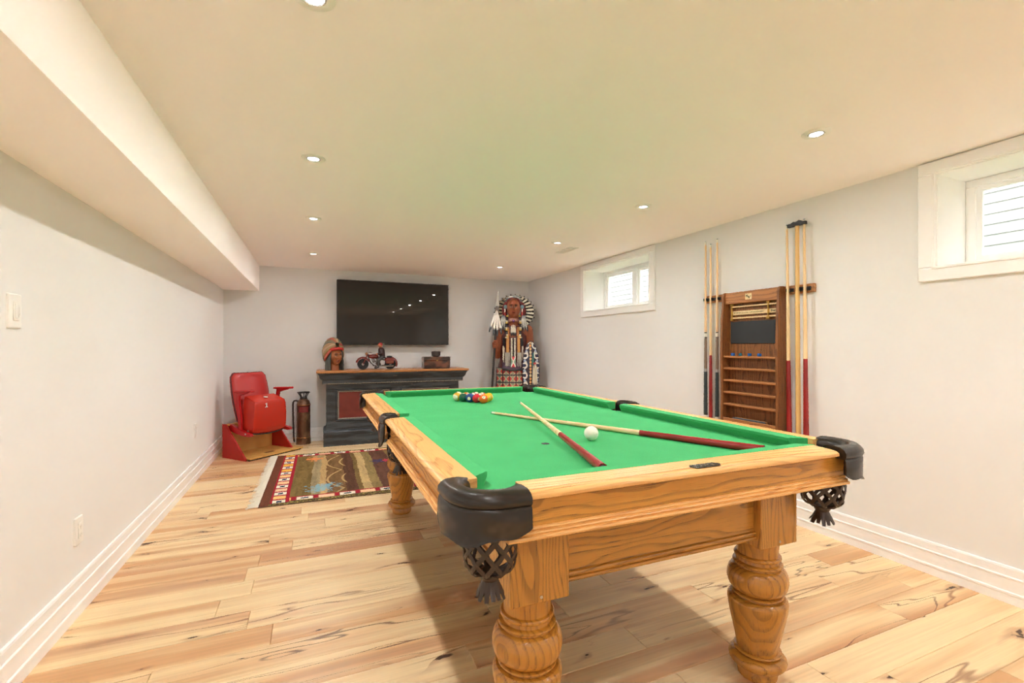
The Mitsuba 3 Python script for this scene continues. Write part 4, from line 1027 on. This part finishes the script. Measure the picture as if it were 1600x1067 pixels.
# headdress
HD = np.array([.016, .045, 1.640])
nf = 21
def oval(r, zoff=0):
    return lambda a: np.array([HD[0] + r[0] * math.cos(a), HD[1] + .03, HD[2] + r[1] * math.sin(a)])
angs = np.radians(np.linspace(-44, 220, nf))
P = []
for a in np.radians(np.linspace(-41, 217, 60)):
    c, s = math.cos(a), math.sin(a)
    P.append([[HD[0] + q * rx * c if False else HD[0] + rx * c, HD[1] + y, HD[2] + rz * s] for rx, rz, y in ((.100, .120, .012), (.262, .226, .045), (.266, .230, .052), (.100, .120, .030))])
hdk = part(t, 'headdress', grid_mesh(np.array(P), closed_v=True, cap=True), 'mat_black')
P = []
for a in np.radians(np.linspace(-58, 238, 60)):
    c, s = math.cos(a), math.sin(a)
    P.append([[HD[0] - .012 + rx * c, HD[1] + y, HD[2] + .012 + rz * s] for rx, rz, y in ((.098, .128, -.055), (.112, .146, -.072), (.150, .178, -.030), (.166, .190, .010), (.120, .150, .030))])
part(hdk, 'red_band', grid_mesh(np.array(P), closed_v=True, cap=True), mat('dark_red_cloth', S(104, 32, 34), rough=.55), 50)
for i, a in enumerate(angs):
    c, s = math.cos(a), math.sin(a)
    b0 = np.array([HD[0] + .158 * c, HD[1] - .004, HD[2] + .176 * s]); e0 = np.array([HD[0] + .284 * c, HD[1] + .030, HD[2] + .246 * s])
    ln = np.linalg.norm(e0 - b0); f = petal(ln, .031, .008, .03, 10, tipw=.4, rootw=.7)
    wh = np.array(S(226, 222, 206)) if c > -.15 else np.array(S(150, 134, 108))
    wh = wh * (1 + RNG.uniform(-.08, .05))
    t_ = f.vertices[:, 0] / ln
    col = np.where((t_ > .80)[:, None], np.array(S(24, 24, 26)), wh)
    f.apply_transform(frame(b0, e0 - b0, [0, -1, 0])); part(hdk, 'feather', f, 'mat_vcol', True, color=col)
# brow band of beads, rosettes, tassels, braids
bb = [[.100 * math.sin(q), HC[1] - .108 * math.cos(q) + .004, 1.770 + .060 * math.cos(q * .9)] for q in np.linspace(-1.55, 1.55, 24)]
part(t, 'brow_band', tube(bb, .013, 8, flat=1.3), mat('bead_band', fn=lambda p, n, uv: mikit.mix(S(176, 168, 156), S(84, 110, 124), mikit.smoothstep(.45, .6, mikit.noise(p.x * 90, p.y * 90, p.z * 90))), rough=.5), 60)
for sgn in (-1, 1):
    part(t, 'rosette', mv(lathe([(.0005, .012), (.012, .012), (.014, .008), (.024, .008), (.027, 0), (.0005, 0)], 20, 'y'), rot([0, 0, 1], 180, (sgn * .112 + .006, -.085, 1.700))), mat('turquoise', S(104, 132, 140), rough=.4), 40)
    part(t, 'side_cloth', cbox(sgn * .116 - .010, sgn * .116 + .010, -.082, -.074, 1.575, 1.68, .003), mat('red_white', fn=lambda p, n, uv: dr.select(p.z > 1.63, C3(S(220, 204, 196)), C3(S(170, 50, 44))), rough=.5))
    tas, tcol = [], []
    for k in range(6):
        f = (k - 2.5) / 2.5; x0 = sgn * .135 + f * .016
        q = tube([[x0, -.088, 1.585], [x0 + f * .010, -.105, 1.52], [x0 + f * .022 + sgn * .012, -.112, 1.435 - .012 * (k % 2)], [x0 + f * .026 + sgn * .016, -.112, 1.390 - .012 * (k % 3)]], [.006, .0085, .0085, .004], 8)
        tas.append(q); tcol += [S(34, 34, 38) if z < 1.425 else S(206, 204, 196) if z < 1.56 else S(80, 96, 104) for z in q.vertices[:, 2]]
    part(t, 'ermine_tassel', cat(tas), 'mat_vcol', True, color=np.array(tcol))
    br_, bc = [], []
    for k in range(13):
        z = 1.575 - k * .023; x = sgn * (.082 + .012 * math.sin(k * .25)); e = ell((x, -.105 - .020 * math.sin(min(1, k / 6) * PI / 2), z), (.017, .014, .0135), 2)
        br_.append(e); bc += [[S(214, 178, 84), S(30, 28, 30), S(60, 58, 60), S(206, 196, 176)][k % 4]] * len(e.vertices)
    part(t, 'braid', cat(br_), 'mat_vcol', True, color=np.array(bc))
    part(t, 'braid_tie', ell((sgn * .094, -.125, 1.288), (.020, .014, .011), 2), 'mat_bone', True)
# shield on the viewer's right
SC_, srx, srz = np.array([.232, -.165, .850]), .118, .395
P, uvs = [], []
for rr in np.linspace(0.001, 1, 12):
    for a in np.arange(56) * 2 * PI / 56:
        P.append([SC_[0] + srx * rr * math.cos(a), SC_[1] + .045 * rr * rr + .10 * (srx * rr * math.cos(a)), SC_[2] + srz * rr * math.sin(a)]); uvs.append([rr * math.cos(a), rr * math.sin(a)])
Pf = np.array(P).reshape(12, 56, 3); Pb = Pf.copy()[::-1]; Pb[:, :, 1] += .022
def shield_fn(p, n, uv):
    x, z = uv.x, uv.y
    r = dr.sqrt(x * x + z * z)
    c = mikit.mix(S(50, 42, 56), S(36, 46, 74), mikit.smoothstep(.4, .6, mikit.noise(x * 5, z * 9)))
    zz_ = z * 2.35; cell = dr.floor(zz_ / .78); fz = (zz_ / .78 - cell - .5)
    ax = dr.abs(x)
    ew = dr.sqrt(dr.maximum(1 - z * z, .02))
    dx = (ew * .70 - ax) * 1.05; dz = fz * .95
    rr = dr.sqrt(dx * dx + dz * dz)
    curl = (dr.abs(rr - .24) < .085) & ~((dx < -.02) & (dr.abs(dz) < .14))
    hook = (dr.abs(dx - .30 + dz * .5) < .06) & (dz > .12) & (dz < .45)
    tri = (dr.abs(dz - .5) + dr.abs(dx + .05) * .9 < .20) | (dr.abs(dz + .5) + dr.abs(dx + .05) * .9 < .20)
    white = C3(S(232, 228, 220))
    c = dr.select((curl | hook) & (r < .97), white, c)
    c = dr.select(tri & (r < .9), C3(S(170, 184, 206)), c)
    mid = dr.abs(x + .06) < .15
    kb = dr.floor(z * 9); fb = z * 9 - kb - .5; dd = dr.sqrt(dr.square((x + .06) / .15) + dr.square(fb / .5))
    bead = mikit.mix(S(222, 140, 50), S(206, 196, 160), mikit.cell_rand(kb, 4))
    c = dr.select(mid, C3(S(44, 30, 26)), c); c = dr.select(mid & (dd < .85), bead, c)
    return dr.select(r > .965, C3(S(64, 36, 36)), c)
mat('shield', fn=shield_fn, rough=.45)
sh_ = part(t, 'shield', grid_mesh(np.concatenate([Pf, Pb]), closed_v=True), 'mat_shield', True, uv=np.array(uvs + list(np.array(uvs).reshape(12, 56, 2)[::-1].reshape(-1, 2))))
for k, (x, z, l, w, c0, c1) in enumerate([(.265, 1.09, .27, .034, (58, 112, 108), (40, 90, 96)), (.282, .93, .30, .030, (222, 216, 196), (222, 216, 196)), (.262, .92, .30, .026, (212, 206, 186), (60, 56, 52)), (.300, .92, .28, .024, (206, 200, 180), (206, 200, 180))]):
    f = petal(l, w, .005, 0); col = np.where((f.vertices[:, 0] > l * .8)[:, None], np.array(S(*c1)), np.array(S(*c0)))
    f.apply_transform(frame((x, -.158 - .008 * (k + 1), z), [(-.03 if k == 0 else .0) + .02 * (k - 2), .05, -1], [0, -1, 0])); part(sh_, 'feather', f, 'mat_vcol', True, color=col)
part(sh_, 'red_tie', ell((.280, -.178, .945), (.022, .012, .014), 2), mat('red_tie', S(176, 56, 60), rough=.5), True)
for sgn in (-1, 1):
    part(t, 'moccasin', blob([((sgn * .10 - .02, -.10, .115), .050), ((sgn * .11 - .02, -.225, .105), .036)] and [(((sgn * .10 - .02, -.10, .115), .050), ((sgn * .11 - .02, -.225, .105), .036))], .014, 6), 'mat_tan_hide', True)
part(t, 'base', cbox(-.28, .30, -.27, .26, 0, .075, .012), mat('statue_base', S(56, 40, 32), rough=.6))

# spear held in the figure's hand
sp = thing('spear', 'long dark spear with pale blade and hanging feathers held by the carved chief', 'spear', M=ST)
def on_spear(z): return np.array([-.245 + (z - 1.20) * .062, -.205 + (z - 1.2) * .02, z])
part(sp, 'shaft', tube([on_spear(z) for z in np.linspace(.0, 1.70, 12)], .0135, 12), mat('spear_shaft', S(36, 32, 32), rough=.45), 40)
part(sp, 'blade', grid_mesh(np.array([[on_spear(z) + [w * math.cos(a), .006 * math.sin(a) * (w / .02 + .1), 0] for a in np.arange(8) * PI / 4] for z, w in ((1.665, .010), (1.70, .024), (1.74, .022), (1.83, .014), (1.905, .001))]), closed_v=True, cap=True), mat('pale_blade', S(186, 184, 176), rough=.35), 30)
part(sp, 'binding', tube([on_spear(z) for z in (1.625, 1.65, 1.69)], [.022, .026, .020], 12), mat('binding', S(112, 102, 94), rough=.8), 40)
for k, (dx, l) in enumerate([(-.100, .30), (-.048, .33), (.002, .34), (.052, .32)]):
    f = petal(l, .030, .005, 0, 10, tipw=.35, rootw=.14); col = np.where((f.vertices[:, 0] > l * .74)[:, None], np.array(S(58, 60, 64)), np.array(S(232, 226, 214)))
    b0 = on_spear(1.64) + [dx * .12, -.022 - .004 * (k % 3), 0]
    f.apply_transform(frame(b0, [dx + .004, -.02, -l], [0, -1, 0])); part(sp, 'feather', f, 'mat_vcol', True, color=col)

# ------------------------------------------------------------------ carved head bust on the cabinet
BU = rotz(24, (.228, 5.985, CT))
t = thing('carved_bust', 'painted carved bust of a chief with feathered headdress on the left end of the cabinet', 'bust', M=BU)
hm, hu = head_mesh(.074, .098, .118, 5); hc0 = np.array([.0, -.022, .165])
nb = blob([(((0, .0, .0), .058), ((0, -.005, .10), .054))], .01, 4)
hm.apply_translation(hc0)
A_, B_2 = (m3.Manifold(m3.Mesh(vert_properties=np.asarray(q.vertices, np.float32), tri_verts=np.asarray(q.faces, np.uint32))) for q in (nb, hm))
A_ = A_.trim_by_plane([0, 0, 1], 0.0)
g_ = (A_ + B_2).to_mesh(); bm = trimesh.Trimesh(g_.vert_properties[:, :3], g_.tri_verts, process=False)
uu = (bm.vertices - hc0) / [.074, .098, .118]; un = uu / np.linalg.norm(uu, axis=1, keepdims=True)
skb = S(152, 94, 58)
colb = np.where((bm.vertices[:, 2] > .055)[:, None], face_colors(np.c_[uu[:, 0], un[:, 1], uu[:, 2]], skb, S(50, 30, 22)), np.array(S(150, 88, 56)))
part(t, 'face', bm, 'mat_vcol', True, color=colb)
for sgn in (-1, 1):
    P = []
    for s_ in np.linspace(0, 1, 12):
        z = .262 * (1 - s_) + .001 * s_; wd = .020 + .018 * math.sin(min(1, s_ * 1.2) * PI / 2)
        P.append([[sgn * (.062 + .020 * math.sin(s_ * PI * .6) + wd * .5 * math.cos(a)), -.012 + (.055 + .012 * s_) * math.sin(a), z] for a in np.arange(14) * 2 * PI / 14])
    part(t, 'hair', grid_mesh(np.array(P), closed_v=True, cap=True), mat('grey_hair', fn=lambda p, n, uv: mikit.mix(S(46, 52, 52), S(92, 92, 84), mikit.noise(p.x * 60, p.y * 60, p.z * 7)), rough=.45), 60)
part(t, 'hair_back', ell((0, .055, .135), (.086, .060, .136), 3), 'mat_grey_hair', True)
fcols = [(168, 62, 50), (104, 98, 62), (160, 124, 86), (128, 108, 58), (150, 66, 54), (84, 88, 78), (176, 150, 122)]
DC, DR_ = np.array([0, .022, .205]), np.array([.118, .128, .182])
f0 = np.array([0, -.80, .52]); f0 /= np.linalg.norm(f0)
e_up = np.array([0, 0, 1.]) - f0 * f0[2]; e_up /= np.linalg.norm(e_up); e_rt = np.cross(e_up, f0); e_rt = e_rt * np.sign(e_rt[0])
NFB = 17
for i in range(NFB):
    half = math.radians(118) / NFB; phi0 = math.radians(118) * (2 * (i + .5) / NFB - 1)
    P = []; cs = []
    s1 = 1.95 + .10 * math.cos(phi0) + .05 * (i % 2)
    for t_ in np.linspace(0, 1, 14):
        sg = .20 + (s1 - .20) * t_; row = []
        for q in np.linspace(-1, 1, 9):
            ph = phi0 + q * half * (1 - .75 * max(0, (t_ - .86) / .14) ** 2)
            d_ = f0 * math.cos(sg) + math.sin(sg) * (e_up * math.cos(ph) + e_rt * math.sin(ph))
            bulge = 1 + .050 * (1 - q * q) * (.4 + .6 * t_) + .02 * math.sin(PI * t_)
            pt = DC + d_ * DR_ * bulge; pt[2] = max(pt[2], .004); row.append(pt)
        for q in np.linspace(1, -1, 9):
            ph = phi0 + q * half * .9
            d_ = f0 * math.cos(sg) + math.sin(sg) * (e_up * math.cos(ph) + e_rt * math.sin(ph)); pt = DC + d_ * DR_ * .95; pt[2] = max(pt[2], .002); row.append(pt)
        P.append(row)
        base = np.array(S(*fcols[(i * 3) % 7]))
        for k in range(18):
            q = abs((k if k < 9 else 17 - k) - 4)
            cs.append(np.array(S(196, 172, 140)) if q == 0 and t_ < .8 else base * (.5 if t_ > .9 else 1))
    part(t, 'feather', grid_mesh(np.array(P), closed_v=True, cap=True), 'mat_vcol', 60, color=None) if False else part(t, 'feather', grid_mesh(np.array(P), closed_v=True), 'mat_vcol', True, color=np.array(cs))
band = [[.082 * math.sin(q), -.016 - .108 * math.cos(q), .236 + .022 * math.cos(q)] for q in np.linspace(-1.65, 1.65, 20)]
part(t, 'brow_band', tube(band, .014, 8, flat=1.2), mat('red_band', S(168, 40, 34), rough=.45), 50)
part(t, 'brow_knot', ell((0, -.124, .262), (.022, .016, .016), 3), 'mat_red_band', True)
part(t, 'crown', sh(ell((0, 0, 0), DR_ * .93, 3), DC[0], DC[1] + .03, DC[2]), mat('olive_paint', S(84, 76, 52), rough=.5), True)

# ------------------------------------------------------------------ motorcycle figurine with rider, facing left
MO = rotz(-4, (.720, 5.960, CT))
t = thing('motorcycle_figurine', 'dark red toy motorcycle with leather-jacketed rider on the middle of the cabinet', 'figurine', M=MO)
mat('moto_red', fn=lambda p, n, uv: mikit.mix(S(120, 38, 28), S(84, 26, 22), mikit.noise(p.x * 30, p.y * 30, p.z * 30)), rough=.28, coat=.5)
mat('moto_dark', S(58, 44, 38), rough=.35, metal=.4); mat('tire', S(24, 23, 23), rough=.7)
def wheel(x, r):
    tor = lathe(smooth_prof([(r - .016, -.008), (r - .004, -.011), (r, 0), (r - .004, .011), (r - .016, .008), (r - .018, 0), (r - .016, -.008)], 3), 36, 'y')
    w = part(t, 'wheel', sh(tor, x, 0, r), 'mat_tire', 40)
    part(w, 'rim', sh(lathe([(r - .022, -.005), (r - .015, -.007), (r - .015, .007), (r - .022, .005), (r - .022, -.005)], 32, 'y'), x, 0, r), 'mat_steel', 40)
    part(w, 'spokes', cat([tube([[x, 0, r], [x + (r - .019) * math.cos(a), .002 * (-1) ** k, r + (r - .019) * math.sin(a)]], .0016, 5) for k, a in enumerate(np.arange(12) * PI / 6)]), 'mat_steel', 40)
    part(w, 'hub', sh(lathe([(.0005, -.014), (.013, -.013), (.017, -.006), (.017, .006), (.013, .013), (.0005, .014)], 20, 'y'), x, 0, r), 'mat_steel', 40)
XA, XB_, RW = -.160, .165, .066
wheel(XA, RW); wheel(XB_, RW)
def fender(x, r0, a0, a1, w):
    P = []
    for a in np.radians(np.linspace(a0, a1, 22)):
        c, s = math.cos(a), math.sin(a); row = []
        for q, k in ((-1, .0), (-.9, .012), (-.5, .020), (0, .023), (.5, .020), (.9, .012), (1, .0), (.8, .0), (0, .014), (-.8, .0)):
            row.append([x + (r0 - .012 + k) * c, q * w, RW + (r0 - .012 + k) * s])
        P.append(row)
    return grid_mesh(np.array(P), closed_v=True, cap=True)
part(t, 'front_fender', fender(XA, RW + .014, 25, 165, .021), 'mat_moto_red', 40)
part(t, 'rear_fender', fender(XB_, RW + .014, -25, 150, .023), 'mat_moto_red', 40)
part(t, 'fork', cat(*[tube([[XA, y, RW], [XA + .022, y, .115], [XA + .058, y, .195]], [.0065, .0075, .006], 8) for y in (-.022, .022)]), 'mat_moto_red', 40)
part(t, 'frame', cat(tube([[XA + .055, 0, .185], [XA + .085, 0, .09], [-.03, 0, .045], [.06, 0, .045], [XB_, 0, RW]], .0065, 8), tube([[XA + .055, 0, .185], [.0, 0, .135], [.085, 0, .12], [XB_, 0, RW + .01]], .007, 8)), 'mat_moto_dark', 40)
eng = [sh(lathe([(.0005, -.030), (.030, -.030), (.032, -.024), (.032, .024), (.030, .030), (.0005, .030)], 24, 'y'), .02, 0, .062)]
for a in (-22, 22):
    for k in range(6):
        eng.append(mv(cbox(-.019, .019, -.019, .019, .030 + k * .009, .035 + k * .009, .001), rot([0, 1, 0], a, (-.015, 0, .060))))
part(t, 'engine', cat(eng), 'mat_moto_dark', 30)
part(t, 'exhaust', tube([[-.02, -.030, .085], [.0, -.040, .045], [.08, -.042, .038], [.20, -.042, .042]], [.005, .006, .008, .009], 10), 'mat_steel', 50)
part(t, 'fuel_tank', sh(ell((0, 0, 0), (.062, .030, .027), 3), -.035, 0, .160), 'mat_moto_red', True)
part(t, 'seat', cat(ell((.065, 0, .143), (.050, .028, .013), 3)), 'mat_black', True)
for y in (-1, 1):
    b = part(t, 'saddlebag', rbox(.105, .205, y * .052 - .018, y * .052 + .018, .070, .135, .012), 'mat_moto_red', 40)
    part(b, 'chrome_strip', cbox(.110, .200, y * .052 - .0195, y * .052 + .0195, .088, .092, .001), 'mat_copper_bright')
part(t, 'tail_case', rbox(.125, .185, -.026, .026, .145, .168, .008), 'mat_black', 40)
part(t, 'headlamp', mv(lathe([(.0005, .018), (.014, .014), (.020, 0), (.021, -.010), (.0005, -.012)], 20, 'x'), rot([0, 0, 1], 180, (XA + .042, 0, .192))), 'mat_copper_bright', 40)
hb = [[.005, -.075, .185], [-.03, -.070, .196], [XA + .075, -.035, .208], [XA + .066, 0, .205], [XA + .075, .035, .208], [-.03, .070, .196], [.005, .075, .185]]
part(t, 'handlebar', tube(smooth_prof(hb, 5), .0035, 8), 'mat_steel', 40)
ws = [[XA + .055, -.040, .20], [XA + .062, -.046, .255], [XA + .075, -.030, .268], [XA + .078, 0, .270], [XA + .075, .030, .268], [XA + .062, .046, .255], [XA + .055, .040, .20]]
part(t, 'windshield_bar', tube(smooth_prof(ws, 5), .0028, 8), 'mat_steel', 40)
RC = np.array([.062, 0, 0])
rb_ = [((.068, 0, .165), .036, (.058, 0, .235), .040), ((.050, -.035, .245), .020, (.050, .035, .245), .020), ((.055, 0, .25), .016, (.050, 0, .275), .015)]
for s_ in (-1, 1):
    rb_ += [((.050, s_ * .040, .243), .019, (.058, s_ * .052, .200), .0155), ((.058, s_ * .052, .200), .015, (.012, s_ * .064, .190), .011), ((.012, s_ * .064, .190), .0115, (.002, s_ * .070, .188), .010),
            ((.066, s_ * .024, .155), .026, (.022, s_ * .050, .112), .019), ((.022, s_ * .050, .112), .018, (.018, s_ * .056, .040), .012), ((.018, s_ * .056, .034), .0135, (-.014, s_ * .060, .018), .0105)]
rid = blob([((p, r), (q, s)) for p, r, q, s in rb_], .006, 6)
hm, hu = head_mesh(.022, .026, .031, 4); hm.apply_transform(rotz(-90)); hc2 = np.array([.046, 0, .300]); hm.apply_translation(hc2)
A_, B_2 = (m3.Manifold(m3.Mesh(vert_properties=np.asarray(q.vertices, np.float32), tri_verts=np.asarray(q.faces, np.uint32))) for q in (rid, hm))
g_ = (A_ + B_2).to_mesh(); rm = trimesh.Trimesh(g_.vert_properties[:, :3], g_.tri_verts, process=False)
V = rm.vertices; sk = np.array(S(186, 110, 76))
cr = np.where((V[:, 2] > .272)[:, None], sk, np.where((V[:, 2] < .036)[:, None], np.array(S(40, 34, 30)), np.where(((V[:, 2] < .165) & (V[:, 0] < .085))[:, None], np.array(S(62, 62, 60)), np.array(S(48, 28, 26)))))
cr = np.where(((V[:, 0] < .008) & (np.abs(V[:, 1]) > .05) & (V[:, 2] > .17))[:, None], sk, cr)
rd = part(t, 'rider', rm, 'mat_vcol', True, color=cr, label='rider in dark leather jacket and red bandana')
cap = ell((.048, 0, .309), (.0275, .0245, .024), 3); cap = trimesh.intersections.slice_mesh_plane(cap, [.35, 0, .94], [.048, 0, .306], cap=False)
part(rd, 'bandana', cap, mat('bandana', S(150, 36, 40), rough=.6), True)
part(rd, 'bandana_knot', tube([[.070, 0, .312], [.086, .003, .317], [.098, .006, .312]], [.004, .007, .003], 8), mat('bandana_tail', S(120, 150, 120), rough=.6), 40)
